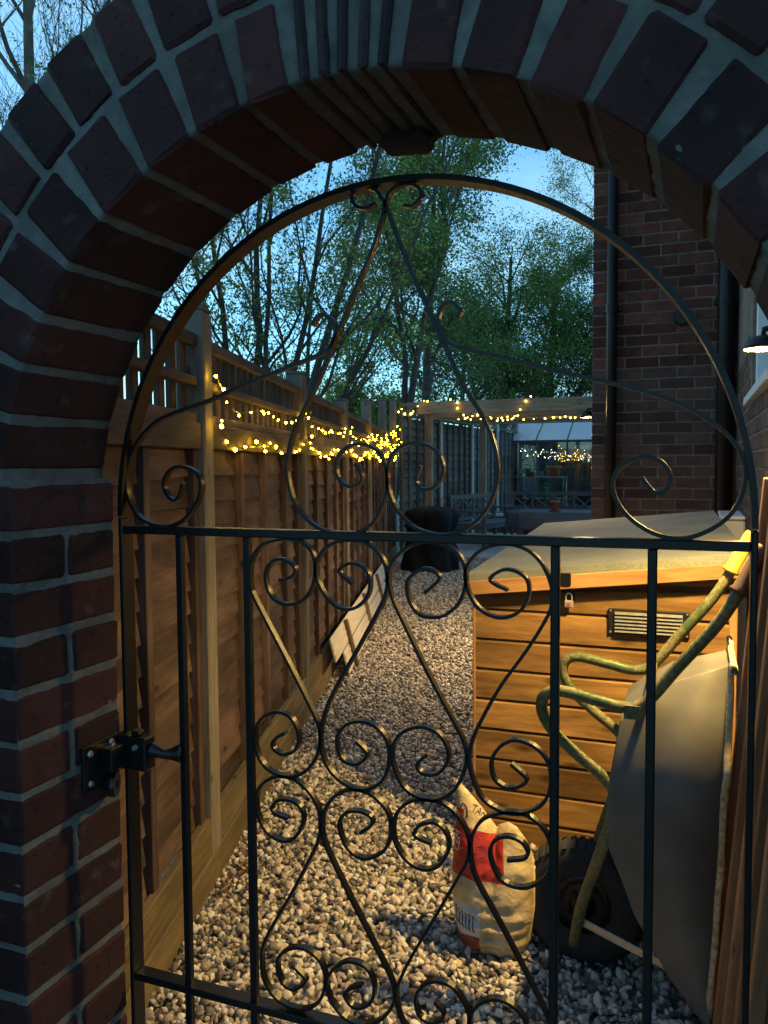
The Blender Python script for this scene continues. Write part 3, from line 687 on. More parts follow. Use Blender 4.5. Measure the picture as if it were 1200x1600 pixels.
# eaves and roof of the house, above the picture
MB().box((-.95, HY-.2, 5.2), (4.8, 9.3, 5.35)).build('eaves', 'white', ext)
rf = MB(); rf.v = [V(p) for p in ((-.95, HY-.2, 5.36), (4.8, HY-.2, 5.36), (4.8, 9.3, 5.36), (-.95, 9.3, 5.36), (1.9, 7.6, 7.2))]; rf.f = [(0, 1, 4), (1, 2, 4), (2, 3, 4), (3, 0, 4)]
rf.build('roof', 'slate', ext)
MB().box((.0, .7, 5.2), (4.8, 5.6, 5.35)).build('eaves', 'white', house)
rf = MB(); rf.v = [V(p) for p in ((0, .7, 5.36), (4.8, .7, 5.36), (4.8, 5.6, 5.36), (0, 5.6, 5.36), (2.4, 3.2, 7.3))]; rf.f = [(0, 1, 4), (1, 2, 4), (2, 3, 4), (3, 0, 4)]
rf.build('roof', 'slate', house)
def downpipe(nm, x, r, y, lab):
    t = thing(nm, lab, 'drainpipe', (x, y, 0))
    pp = MB().tube([(x, y, .05), (x, y, 5.1)], r, 20).build('pipe', 'blackplastic', t, True)
    for z in (.9, 2.5, 4.2):
        MB().lathe((x, y, z), [(r+.001, -.03), (r+.006, -.03), (r+.006, .03), (r+.001, .03)], 20).build('collar', 'blackplastic', pp)
        box('bracket', (x-r-.025, y+r*.6, z-.015), (x+r+.025, y+r+.02, z+.015), 'blackplastic', pp)
downpipe('downpipe', -.56, .036, HY-.06, 'slim black round downpipe on the brick wall near the greenhouse side')
downpipe('soil_pipe', .165, .055, HY-.075, 'thick black soil pipe in the corner of the house walls')
t = thing('wall_vent', 'round black extractor vent cover high on the brick wall between the two pipes', 'vent', (-.106, HY, 2.42))
MB().lathe((-.106, HY, 2.42), [(.0, -.02), (.05, -.02), (.055, -.045), (.075, -.05), (.09, -.03), (.092, 0)], 24, (0, -1, 0)).build('rim', 'blackplastic', t)
MB().lathe((-.106, HY-.02, 2.42), [(.0, .022), (.05, .022), (.056, .014), (.058, .0)], 24, (0, -1, 0)).build('cover', 'blackplastic', t)
t = thing('meter_box', 'small white box on the house wall behind the shed roof', 'box', (.16, 4.75, 1.0))
box('body', (.12, 4.5, 1.02), (HX-.002, 5.0, 1.15), 'white', t, .01); box('lid', (.115, 4.48, 1.152), (HX-.003, 5.02, 1.17), 'white', t, .006)

# wall lamp, lit
LX, LY, LZ = .156, 2.33, 1.744
t = thing('wall_lamp', 'lit outdoor wall lamp glowing amber on the right house wall', 'lamp', (HX, LY, LZ))
ls = MB().lathe((LX, LY, LZ), [(.01, .03), (.024, .028), (.040, .02), (.047, .008), (.0485, -.005), (.0465, -.005)], 28).build('lamp_shade', 'blackplastic', t, True)
MB().lathe((LX, LY, LZ), [(.0465, -.005), (.045, .006), (.038, .017), (.02, .024), (0, .025)], 28).build('reflector', 'brass', ls, True)
MB().lathe((LX, LY, LZ+.006), [(0, .0), (.033, .0), (.034, -.004)], 28, (-.12, .34, -.93)).build('diffuser', 'lampglow', ls)
MB().tube([(LX, LY, LZ+.026), (LX, LY, LZ+.045), (LX+.04, LY, LZ+.055), (HX-.005, LY, LZ+.06)], .008, 8).build('arm', 'blackplastic', t, True)
MB().lathe((HX-.001, LY, LZ+.06), [(0, .012), (.035, .012), (.04, 0)], 20, (-1, 0, 0)).build('wall_plate', 'blackplastic', t)
# lamp at the garden corner of the extension
t = thing('corner_lamp', 'small glowing lamp at the house corner beside the pergola end', 'lamp', (EX, 6.0, 1.77))
cs = MB().lathe((EX-.05, 6.0, 1.775), [(.008, .05), (.03, .045), (.045, .02), (.048, -.004), (.046, -.004), (.042, .018), (.0, .03)], 22).build('lamp_shade', 'blackplastic', t, True)
MB().lathe((EX-.05, 6.0, 1.775), [(.0, -.004), (.02, -.002), (.034, .006), (.036, .016)][::-1], 22).build('diffuser', 'lampglow2', cs, True)
box('bracket', (EX-.05, 5.99, 1.825), (EX, 6.01, 1.84), 'blackplastic', t)

# ================================================================== timber shed
SY = 2.95
shed = thing('storage_shed', 'low wooden storage shed with mineral felt lid beside the house', 'shed', (-.33, 3.7, 0))
SXL, SXR, SB = -.775, .125, 4.55
def zr(x): return 1.0+(x-SXL)*.118                       # underside of the sloping lid
sh = .1135
core = MB(); core.v = [V(p) for p in ((SXL+.012, SY+.014, 0), (SXR-.012, SY+.014, 0), (SXR-.012, SB, 0), (SXL+.012, SB, 0), (SXL+.012, SY+.014, zr(SXL)-.01), (SXR-.012, SY+.014, zr(SXR)-.01), (SXR-.012, SB, zr(SXR)-.01), (SXL+.012, SB, zr(SXL)-.01))]
core.f = [(0, 1, 5, 4), (1, 2, 6, 5), (2, 3, 7, 6), (3, 0, 4, 7), (4, 5, 6, 7), (3, 2, 1, 0)]; core.build('carcass', 'board', shed)
def shiplap(a, b, z0, z1, zt1, par, nrm):
    """one shiplap board: rebated top edge, upper edge may slope"""
    a, b, nn = V(a), V(b), V(nrm); vs = []; fs = []
    for p, zt in ((a, z1), (b, zt1)):
        for dz, o in ((z0, 0), (z0, .018), (zt-.016, .018), (zt-.006, .005), (zt, .004), (zt, 0)): vs.append(V((p.x, p.y, dz))+nn*o)
    for k in range(6): fs.append((k, k+6, (k+1) % 6+6, (k+1) % 6))
    fs.append(tuple(range(6))); fs.append(tuple(range(11, 5, -1)))
    c = sum(vs, V((0, 0, 0)))/len(vs); ang = math.atan2(b.y-a.y, b.x-a.x)
    M = Matrix.Translation(c) @ Matrix.Rotation(ang, 4, 'Z'); Mi = M.inverted()
    me = mesh('board', [Mi @ v for v in vs], fs, 'shed'); return obj('board', me, par, M)
for k in range(9):
    z0 = k*sh; 
    if z0+sh < zr(SXL)-.01: shiplap((SXL, SY+.014, 0), (SXR, SY+.014, 0), z0+.002, z0+sh, z0+sh, shed, (0, -1, 0))
    else: shiplap((SXL, SY+.014, 0), (SXR, SY+.014, 0), z0+.002, zr(SXL)-.012, min(z0+sh+.0, zr(SXR)-.012), shed, (0, -1, 0))
    shiplap((SXL+.0125, SB, 0), (SXL+.0125, SY+.03, 0), z0+.002, min(z0+sh, zr(SXL)-.012), min(z0+sh, zr(SXL)-.012), shed, (-1, 0, 0))
shiplap((SXL, SY+.014, 0), (SXR, SY+.014, 0), 9*sh+.002, 9*sh+.01, zr(SXR)-.012, shed, (0, -1, 0))
for x, w_ in ((SXL-.006, .012), (SXR-.016, .026)): box('corner_trim', (x, SY-.006, .0), (x+w_, SY+.03, zr(x)-.012), 'fascia', shed)
# lid: felted deck, fascia
lid = MB(); zl = .028
Lc = [(-.80, SY-.035, 1.008), (.165, SY-.035, 1.118), (.085, 4.6, 1.165), (-.802, 4.6, 1.08)]
lid.v = [V(p) for p in Lc]+[V(p)+V((0, 0, zl)) for p in Lc]; lid.f = [(3, 2, 1, 0), (4, 5, 6, 7), (0, 1, 5, 4), (1, 2, 6, 5), (2, 3, 7, 6), (3, 0, 4, 7)]
lo_ = lid.build('lid', 'felt', shed)
plank('fascia', (-.80, SY-.045, .985), (.163, SY-.045, 1.093), .02, .052, 'fascia', lo_)
plank('side_fascia', (-.803, SY-.03, .985), (-.805, 4.58, 1.055), .02, .052, 'fascia', lo_)
# louvre vent
vt = box('vent_frame', (-.285, SY-.016, .845), (-.015, SY-.003, .935), 'blackplastic', shed)
for k in range(6): 
    z = .858+k*.0125; obj('louvre', cbox(.225, .014, .003, .001, 'steel'), vt, frame((-.15, SY-.021, z), (1, 0, 0), (0, -.55, .84)))
for x in (-.277, -.023):
    for z in (.852, .928): MB().lathe((x, SY-.0165, z), [(0, .002), (.003, .002), (.004, 0)], 8, (0, -1, 0)).build('screw', 'steel', vt)
box('hasp', (-.449, SY-.062, 1.015), (-.409, SY-.056, 1.06), 'iron', lo_); box('hasp_staple', (-.437, SY-.02, .945), (-.405, SY-.004, 1.0), 'iron', shed)
pl = thing('padlock', 'small silver padlock with red mark hanging from the shed hasp', 'padlock', (-.42, SY-.03, .94))
box('body', (-.437, SY-.034, .932), (-.404, SY-.02, .958), 'chrome', pl, .004)
MB().tube(catmull([(-.431, SY-.027, .956), (-.431, SY-.027, .974), (-.426, SY-.027, .982), (-.4205, SY-.027, .984), (-.415, SY-.027, .982), (-.41, SY-.027, .974), (-.41, SY-.027, .956)], 3), .003, 8).build('shackle', 'chrome', pl, True)
MB().lathe((-.4205, SY-.0345, .944), [(0, .0015), (.006, .0015), (.0065, 0)], 12, (0, -1, 0)).build('red_mark', 'red', pl)

# ================================================================== wheelbarrow, tipped up on its nose
wb = thing('wheelbarrow', 'old green tubular wheelbarrow stood on its nose against the boards', 'wheelbarrow', (-.25, 2.34, 0))
NY, FY = 2.14, 2.54
prof = [(-.300, .11), (-.277, .239), (-.228, .406), (-.192, .533), (-.188, .590), (-.220, .633), (-.28, .678), (-.347, .737), (-.376, .787), (-.371, .829), (-.331, .847), (-.24, .832), (-.167, .820), (-.112, .839), (-.036, .937), (.052, 1.049), (.108, 1.147), (.150, 1.235)]
for Y, grip, dx in ((NY, 'darkgrip', .0), (FY, 'grip', -.004)):
    yy = [2.30+(Y-2.34)*.35 if k == 0 else (2.34+(Y-2.34)*.75 if k == 1 else Y) for k in range(len(prof))]
    P = catmull([(x+dx, y, z) for (x, z), y in zip(prof, yy)], 5)
    MB().tube(P, .0155, 12).build('frame_tube', 'green', wb, True)
    a, b2 = V((.098+dx, Y, 1.13)), V((.156+dx, Y, 1.246))
    MB().tube([a, a+(b2-a)*.06, a+(b2-a)*.1, a+(b2-a)*.93, b2], [.024, .024, .0195, .0195, .016], 12).build('grip', grip, wb, True)
MB().tube([(-.11, NY, .845), (-.11, FY, .845)], .01, 8).build('cross_bar', 'green', wb, True)
MB().tube([(-.215, NY-.005, .44), (-.215, FY+.005, .44)], .01, 8).build('cross_bar', 'green', wb, True)
MB().tube([(-.292, 2.23, .178), (-.292, 2.45, .178)], .009, 8).build('axle', 'steel', wb, True)
plank('strut', (-.285, 2.22, .185), (.02, 2.16, .115), .022, .005, 'steel', wb, (0, 1, 0))
plank('strut', (-.285, 2.46, .185), (.02, 2.52, .115), .022, .005, 'steel', wb, (0, 1, 0))
MB().box((-.165, NY-.018, .795), (-.125, NY+.016, .83)).build('bracket', 'green', wb)
# tray: five folded sides
def roll(z): return .15*max(0, (z-.68)/.25)**1.35
def tray():
    Fl = [(-.178, .775), (-.207, .46)]; rimT, rimB = (.09, .925), (.048, .03)
    # rows: rim outline (width wide), floor outline (narrow)
    ya, yb, fa, fb = 2.105, 2.585, 2.125, 2.56; n = 6
    vs = []; prof2 = [rimT, (-.06, .872), Fl[0], (-.2, .62), Fl[1], (-.135, .285), (-.05, .14), rimB]; mid = []
    r1 = []; r2 = []
    for i, (x, z) in enumerate(prof2):
        tt = min(1, max(0, (.09-x)/.27)); k5 = roll(z); y0 = ya+(fa-ya)*tt+k5; y1 = yb+(fb-yb)*tt-k5; r1.append((x, y0, z)); r2.append((x, y1, z))
    m = len(prof2); vs = r1+r2; fs = [(i, i+1, m+i+1, m+i) for i in range(m-1)]
    # side walls: fan to points along the rim
    rz = [.925, .875, .8, .7, .5, .3, .15, .03]; rim1 = [(.048+.042*(z-.03)/.895, ya+roll(z), z) for z in rz]; rim2 = [(x, yb+ya-y, z) for x, y, z in rim1]
    b0 = len(vs); vs += rim1+rim2
    for i in range(m-1): fs += [(b0+i, b0+i+1, i+1, i), (m+i, m+i+1, b0+m+i+1, b0+m+i)]
    bm = bmesh.new(); [bm.verts.new(v) for v in vs]; bm.verts.ensure_lookup_table()
    for f in fs:
        if len(set(vs[i] for i in f)) > 2:
            try: bm.faces.new([bm.verts[i] for i in f])
            except ValueError: pass
    bmesh.ops.remove_doubles(bm, verts=bm.verts, dist=.0005); bmesh.ops.recalc_face_normals(bm, faces=bm.faces)
    sharp = [e2 for e2 in bm.edges if len(e2.link_faces) == 2 and e2.calc_face_angle(0) > .35]
    bmesh.ops.bevel(bm, geom=sharp, offset=.035, segments=4, profile=.5, affect='EDGES', clamp_overlap=True)
    bmesh.ops.triangulate(bm, faces=[f for f in bm.faces if len(f.verts) > 4])
    bmesh.ops.subdivide_edges(bm, edges=bm.edges, cuts=1, use_grid_fill=True)
    for v in bm.verts: v.co += V((mnoise.noise(v.co*7)*.006, mnoise.noise(v.co*7+V((4, 0, 0)))*.006, 0))
    me = bpy.data.meshes.new('tray'); bm.to_mesh(me); bm.free(); me.materials.append(MT['tray']); o = obj('tray', me, wb)
    o.modifiers.new('thick', 'SOLIDIFY').thickness = .0025; smooth_by_angle(o, 50)
    return rim1, rim2
r1_, r2_ = tray()
ring = catmull([(.093, 2.1, .93), (.084, 2.094, .80), (.074, 2.09, .6), (.062, 2.09, .35), (.05, 2.1, .12), (.046, 2.16, .028), (.046, 2.34, .024), (.046, 2.53, .028), (.05, 2.59, .12), (.062, 2.6, .35), (.074, 2.6, .6), (.084, 2.596, .8), (.093, 2.59, .93), (.095, 2.34, .938), (.093, 2.1, .93)], 5)
ring = [V((p.x, p.y+(roll(p.z) if p.y < 2.34 else -roll(p.z))*(abs(p.y-2.34) > .2), p.z)) for p in ring]
ring = [p+V((mnoise.noise(p*14)*.004, mnoise.noise(p*12+V((5, 0, 0)))*.004, 0)) for p in ring]
MB().tube(ring, [.0085+.002*mnoise.noise(p*60) for p in ring], 8).build('rolled_rim', 'rim', wb, True)
# wheel
wc = V((-.292, 2.34, .18)); ax = (0, 1, 0)
wheel = MB().lathe(wc, [(.085, -.03), (.1, -.042), (.13, -.048), (.155, -.044), (.172, -.03), (.178, -.012), (.178, .012), (.172, .03), (.155, .044), (.13, .048), (.1, .042), (.085, .03)], 40, ax).build('tyre', 'rubber', wb, True)
for k in range(44):
    an = 2*math.pi*k/44
    for sg in (-1, 1):
        c = wc+V((math.cos(an)*.1735, sg*.022, math.sin(an)*.1735)); er = V((math.cos(an), sg*.5, math.sin(an))).normalized()
        obj('tread_block', cbox(.032, .013, .012, .002, 'rubber'), wheel, frame(c, V((0, 1, 0)).cross(er).cross(er)*-1, er)) if False else None
tb = MB()
for k in range(44):
    an = 2*math.pi*k/44
    for sg in (-1, 1):
        a2 = an+sg*.02; p = [wc+V((math.cos(a2+da)*r, sg*y, math.sin(a2+da)*r)) for da, y, r in ((-.045, .004, .179), (.025, .004, .179), (.045, .04, .168), (-.025, .04, .168))]
        q = [wc+V((math.cos(a2+da)*r, sg*y, math.sin(a2+da)*r)) for da, y, r in ((-.045, .004, .185), (.025, .004, .185), (.045, .044, .172), (-.025, .044, .172))]
        b0 = len(tb.v); tb.v += p+q; tb.f += [tuple(b0+i for i in f) for f in ((4, 5, 6, 7), (0, 1, 5, 4), (1, 2, 6, 5), (2, 3, 7, 6), (3, 0, 4, 7))]
tr = tb.build('tread', 'rubber', wheel); tr['kind'] = 'stuff'
MB().lathe(wc, [(.0, -.035), (.025, -.035), (.028, -.02), (.06, -.012), (.085, -.028), (.088, 0), (.085, .028), (.06, .012), (.028, .02), (.025, .035), (0, .035)], 28, ax).build('wheel_rim', 'iron', wheel, True)

# ================================================================== cement bag
def bag():
    t = thing('cement_bag', 'crumpled part used cream and red cement bag standing on the gravel', 'bag', (-.55, 2.3, 0))
    nu, nv = 44, 44; BY = 2.30
    xl = [(-.640, 0), (-.652, .05), (-.668, .14), (-.672, .24), (-.665, .34), (-.660, .42), (-.672, .5)]
    xr = [(-.455, 0), (-.432, .06), (-.418, .16), (-.420, .27), (-.436, .34), (-.45, .4), (-.45, .5)]
    def lerp(tab, z):
        for (a, za), (b, zb) in zip(tab, tab[1:]):
            if z <= zb: return a+(b-a)*(z-za)/(zb-za)
        return tab[-1][0]
    tops = [(0, .5), (.08, .49), (.2, .462), (.36, .425), (.52, .385), (.56, .368), (.62, .38), (.74, .392), (.86, .382), (.95, .35), (1, .30)]
    def ztop(u):
        for (a, za), (b, zb) in zip(tops, tops[1:]):
            if u <= b: return za+(zb-za)*(u-a)/(b-a)
        return tops[-1][1]
    def P(u, v, side, lift=0):
        z = v*ztop(u); x = lerp(xl, z)*(1-u)+lerp(xr, z)*u
        body = max(0.0, 1-abs(2*u-1)**2.6)**.5; tv = max(0.0, 1-v**3.2)**.7
        slump = 1-.25*min(1, z/.4)
        thk = .09*body*tv*slump*min(1, .45+z/.05*.55)
        q_ = V((x*11, z*15, side*3)); wr = (.5-abs(mnoise.noise(q_)))*.02*min(1, v*6)+(.4-abs(mnoise.noise(q_*2.3+V((3, 1, 0)))))*.012+mnoise.noise(V((x*40, z*70, side*5)))*.003
        if z < .16: wr += .0065*math.sin(z*150+x*14+mnoise.noise(V((x*8, z*9, 0)))*2.5)*body
        y = BY+side*(thk+wr*body*tv+lift)+(.03*(1-u)*(v-.6) if v > .6 else 0)
        return V((x, y, z+.004))
    vs = []; fs = []; uv = []
    for side in (-1, 1):
        for j in range(nv+1):
            for i in range(nu+1): vs.append(P(i/nu, j/nv, side)); uv.append((i/nu, vs[-1].z/.5))
    B = (nu+1)*(nv+1)
    for s in (0, 1):
        for j in range(nv):
            for i in range(nu):
                a = s*B+j*(nu+1)+i; q = (a, a+1, a+nu+2, a+nu+1); fs.append(q if s == 0 else q[::-1])
    for j in range(nv):
        a = j*(nu+1); fs.append((a, a+nu+1, B+a+nu+1, B+a)); a += nu; fs.append((a, B+a, B+a+nu+1, a+nu+1))
    for i in range(nu): fs.append((i, B+i, B+i+1, i+1))
    # printed paper: cream with red band, white panel and dark red foot, in bag coordinates
    m = NT('printed_bag_paper'); at = m.n('ShaderNodeUVMap'); sp = m.n('ShaderNodeSeparateXYZ'); m.l(at, 0, sp, 0)
    mp = m.coords((1, 1, 1), rand=False); nz = m.n('ShaderNodeTexNoise', i_Scale=16.0, i_Detail=6.0); m.l(mp, 0, nz, 0)
    base = m.ramp(nz, 'Fac', [(.3, (.36, .26, .13)), (.6, (.6, .47, .27))])
    def step(src, o, thr, inv=False):
        r = m.n('ShaderNodeMath', operation='LESS_THAN' if inv else 'GREATER_THAN'); r.inputs[1].default_value = thr; m.l(src, o, r, 0); return r
    def mul(a, b2): r = m.n('ShaderNodeMath', operation='MULTIPLY'); m.l(a, 0, r, 0); m.l(b2, 0, r, 1); return r
    def tilt(k): r = m.n('ShaderNodeMath', operation='MULTIPLY_ADD'); m.l(sp, 'X', r, 0); r.inputs[1].default_value = k; m.l(sp, 'Y', r, 2); return r
    vt_ = tilt(.1)
    red = mul(mul(step(sp, 'Y', .48), step(vt_, 0, .78, True)), step(sp, 'X', .68, True))
    red2 = mul(mul(step(sp, 'X', .15, True), step(sp, 'Y', .6)), step(sp, 'Y', .85, True))
    mx = m.n('ShaderNodeMath', operation='MAXIMUM'); m.l(red, 0, mx, 0); m.l(red2, 0, mx, 1)
    c1 = m.mix((mx, 0), (base, 0), (.42, .03, .015))
    pan = mul(mul(step(sp, 'X', .42, True), step(sp, 'Y', .16)), mul(step(sp, 'Y', .33, True), step(sp, 'X', .03)))
    c2 = m.mix((pan, 0), (c1, 2), (.5, .5, .5))
    ft = mul(mul(step(sp, 'X', .40, True), step(sp, 'Y', .06)), step(sp, 'Y', .16, True)); c3 = m.mix((ft, 0), (c2, 2), (.2, .05, .03))
    m.l(c3, 2, m.b, 'Base Color'); m.rough(.42); n9 = m.n('ShaderNodeTexNoise', i_Scale=34.0, i_Detail=5.0, i_Distortion=1.2); m.l(mp, 0, n9, 0); m.bump(n9, 'Fac', .55, .008)
    me = mesh('sack', vs, fs, m.m, True); ul = me.uv_layers.new(name='UVMap'); uvs = uv
    for lp in me.loops: ul.data[lp.index].uv = uvs[lp.vertex_index]
    sk = obj('sack', me, t)
    def text(body, u0, v0, size, slope, mat, ang=0):
        cu = bpy.data.curves.new('txt', 'FONT'); cu.body = body; cu.size = 1; cu.resolution_u = 2; to = bpy.data.objects.new('txt', cu); COL.objects.link(to)
        dg = bpy.context.evaluated_depsgraph_get(); tm = to.evaluated_get(dg).to_mesh()
        bm = bmesh.new(); bm.from_mesh(tm); bmesh.ops.triangulate(bm, faces=bm.faces)
        for _ in range(1): bmesh.ops.subdivide_edges(bm, edges=[e2 for e2 in bm.edges if e2.calc_length() > .25], cuts=1)
        for v in bm.verts:
            x, y = v.co.x*size, v.co.y*size; x, y = x*math.cos(ang)-y*math.sin(ang), x*math.sin(ang)+y*math.cos(ang)
            u = u0+x/.24; vv = (v0+y)/ztop(min(max(u, 0), 1))
            v.co = P(min(max(u, 0), 1), min(max(vv, 0), .995), -1, .0018)
        me2 = bpy.data.meshes.new('lettering'); bm.to_mesh(me2); bm.free(); me2.materials.append(MT[mat])
        bpy.data.objects.remove(to); obj('lettering', me2, sk)
    text('TARMAC', .24, .418, .026, 0, 'ink', rad(-24))
    text('CEM', .12, .30, .030, 0, 'paper', math.pi/2*.98)
    # small arch emblem left of the lettering
    mb = MB(); pts = [P(.15+.05*math.cos(a), .865+.05*math.sin(a), -1, .002) for a in np.linspace(math.pi, 0, 12)]
    mb.ribbon(pts, .004, .001); mb.build('emblem', 'ink', sk)
    # faint grey lines of small print on the white panel
    mb = MB()
    for k in range(6):
        u = .1+.045*k; mb.ribbon([P(u, v, -1, .0015) for v in np.linspace(.2, .31, 5)], .004, .0008)
    mb.build('small_print', 'slate', sk)
bag()

# ================================================================== boards leaning by the house wall
bl = ['outermost', 'second', 'third', 'fourth', 'fifth', 'sixth', 'seventh', 'eighth', 'ninth', 'tenth']
for k in range(10):
    y = 2.19-.09*k+rnd.uniform(-.015, .015); x0 = .05+.016*(k % 2)+.003*k+rnd.uniform(-.004, .004); H = 1.44-.02*k+rnd.uniform(-.05, .05); x1 = x0+.095*H/1.3+.01
    t = thing('leaning_board', bl[k]+' reddish brown board counted from the wheelbarrow, leaning on the house wall', 'board', (x0, y, 0), 'boards leaning on the house wall')
    plank('timber', (x0, y, .004), (x1, y+rnd.uniform(-.03, .03), H), .055, .027, 'board', t, (1, 0, -.1))

# ================================================================== pale cladding boards leaning on the fence base
t = thing('cladding_panel', 'two long cream cladding boards joined by wooden battens leaning on the fence base', 'cladding', fp(4.6, 0, .1))
s0, s1 = 2.36, 6.5
def lp(s, w, lift=0):                  # w: 0 at the ground edge .. 1 at the fence
    a = V((*(FA+FD*s+FN*.165), .03)); b2 = V((*(FA+FD*s+FN*.085), .345)); n_ = (b2-a).cross(D3).normalized(); n_ = n_ if n_.z > 0 else -n_
    return a+(b2-a)*w+n_*lift
nl_ = (lp(3, 0, 1)-lp(3, 0, 0))
for w0, sa, sb in ((.25, s0+.33, s1-.5), (.76, s0, s1)):
    plank('cladding_board', lp(sa, w0), lp(sb, w0), .155, .014, 'pvc', t, nl_, .004)
    for dw in (-.13, .0, .13): plank('groove_bead', lp(sa, w0+dw, .0082), lp(sb, w0+dw, .0082), .012, .005, 'pvc', t, nl_, .002)
for s in (s0+.62, s0+1.8, s0+3.0): plank('batten', lp(s, -.03, .022), lp(s, 1.0, .022), .05, .026, 'gboard', t, nl_)

# ================================================================== covered barbecue
t = thing('covered_barbecue', 'barbecue hidden under a black fabric cover at the end of the gravel', 'barbecue', (-3.33, 10.35, 0))
def bbq():
    c = V((-3.33, 10.38)); n, m = 56, 26; vs = []; fs = []
    for j in range(m+1):
        v = j/m; z = .86*v
        wx = .35-.03*v+.012*math.sin(v*9); wy = .28-.03*math.sin(v*math.pi)
        k = 1 if v < .8 else math.sqrt(max(0, 1-((v-.8)/.2)**2))*.4+.6
        for i in range(n):
            a = 2*math.pi*i/n; ca, sa = math.cos(a), math.sin(a); se = (abs(ca)**3+abs(sa)**3)**(-1/3)
            fold = 1+(.07*(1-v)**1.5+.012)*math.sin(a*9+2*math.sin(v*4))+.16*mnoise.noise(V((ca*1.8, sa*1.8, v*2.6)))+.05*mnoise.noise(V((ca*6, sa*6, v*9)))
            vs.append((c.x+wx*se*ca*k*fold, c.y+wy*se*sa*k*fold, z+.02*mnoise.noise(V((ca*2, sa*2, v*3)))*(v > .05)))
    for j in range(m):
        for i in range(n): fs.append((j*n+i, j*n+(i+1) % n, (j+1)*n+(i+1) % n, (j+1)*n+i))
    top = len(vs); vs.append((c.x, c.y, .885)); fs += [(m*n+i, m*n+(i+1) % n, top) for i in range(n)]
    obj('cover', mesh('cover', vs, fs, 'cover', True), t)
    hp = catmull([(c.x-.3, c.y-.235, .62), (c.x-.15, c.y-.268, .635), (c.x, c.y-.275, .64), (c.x+.15, c.y-.268, .635), (c.x+.3, c.y-.235, .62)], 4)
    MB().ribbon(hp, .02, .01, (0, 1, 0)).build('drawstring_hem', 'cover', t)
bbq()

# ================================================================== benches, table, pot
def make_bench(L, lab):
    b3 = thing('garden_bench', lab, 'bench', (0, 0, 0), 'slate grey garden benches')
    b3['_abs'] = 0
    def pk(nm, a, c, w, th_, z=(0, 0, 1)): return plank(nm, a, c, w, th_, 'slate', b3, z)
    for x in (-L/2, L/2):
        pk('leg', (x, 0, 0), (x, 0, .60), .055, .055, (0, 1, 0)); pk('leg', (x, .56, 0), (x, .62, .86), .055, .055, (0, 1, 0))
        pk('armrest', (x, -.04, .62), (x, .60, .62), .06, .03); pk('side_rail', (x, .0, .36), (x, .57, .36), .03, .06)
    for k in range(6): pk('seat_slat', (-L/2, .02+.098*k, .415), (L/2, .02+.098*k, .415), .068, .022)
    pk('front_rail', (-L/2, .0, .37), (L/2, .0, .37), .03, .055)
    pk('top_rail', (-L/2, .62, .84), (L/2, .62, .84), .035, .07); pk('lower_rail', (-L/2, .585, .47), (L/2, .585, .47), .03, .05)
    n_ = max(3, int(L/.36))
    for k in range(n_):
        xa = -L/2+L*k/n_; xb = xa+L/n_
        pk('cross_bar', (xa, .60, .49), (xb, .612, .81), .028, .02, (0, 1, 0)); pk('cross_bar', (xb, .59, .49), (xa, .602, .81), .028, .02, (0, 1, 0))
        if k: pk('back_post', (xa, .605, .49), (xa, .605, .81), .03, .03, (0, 1, 0))
    return b3
be = make_bench(1.5, 'slate grey slatted bench with criss-cross back beside the covered barbecue')
be.location = (-3.0, 13.42, .045); be.rotation_euler = (0, 0, rad(90-14))
b2_ = copy_tree(be); b2_.location = (-2.45, 14.35, .045); b2_.rotation_euler = (0, 0, 0)
b2_['label'] = 'slate grey criss-cross backed bench behind the covered table, facing the camera'
t = thing('patio_table', 'patio table under a dark blue cover in front of the greenhouse', 'table', (-1.95, 12.75, .045))
tb_ = MB(); nU = 40; rows = []
for (e2, z) in ((0, .700), (.02, .697), (.035, .68), (.045, .6), (.06, .50)):
    row = []
    for i in range(nU):
        a = 2*math.pi*i/nU; ca, sa = math.cos(a), math.sin(a); se = (abs(ca)**7+abs(sa)**7)**(-1/7)
        dz = .05*math.sin(a*4+.7) if z < .55 else 0
        row.append((-1.95+(.78+e2)*se*ca, 12.75+(.42+e2)*se*sa, z+dz+.02*math.sin(a*13)*(z < .65)))
    rows.append(row)
tv = [p for r in rows for p in r]; tf = [(j*nU+i, j*nU+(i+1) % nU, (j+1)*nU+(i+1) % nU, (j+1)*nU+i) for j in range(4) for i in range(nU)]; tf.append(tuple(range(nU)))
obj('table_cover', mesh('table_cover', tv, [f[::-1] for f in tf], 'navy'), t)
for sx in (-.6, .6):
    for sy in (-.3, .3): box('leg', (-1.95+sx-.04, 12.75+sy-.04, .045), (-1.95+sx+.04, 12.75+sy+.04, .66), 'slate', t)
t = thing('flower_pot', 'small dark flower pot on a saucer on the covered table', 'plant pot', (-2.05, 12.7, .70))
MB().lathe((-2.05, 12.7, .705), [(0, .012), (.05, .012), (.072, .13), (.078, .13), (.078, .155), (.068, .155), (.062, .13), (0, .125)], 20).build('pot', 'terracotta', t, True)
MB().lathe((-2.05, 12.7, .70), [(0, .002), (.095, .002), (.105, .014), (.09, .012), (0, .011)], 20).build('saucer', 'board', t)
tag(MB().box((-2.5, 13.3, .046), (-1.9, 13.55, .3)).build('storage_box', 'terracotta'), 'brown box on the patio behind the covered table', 'box')

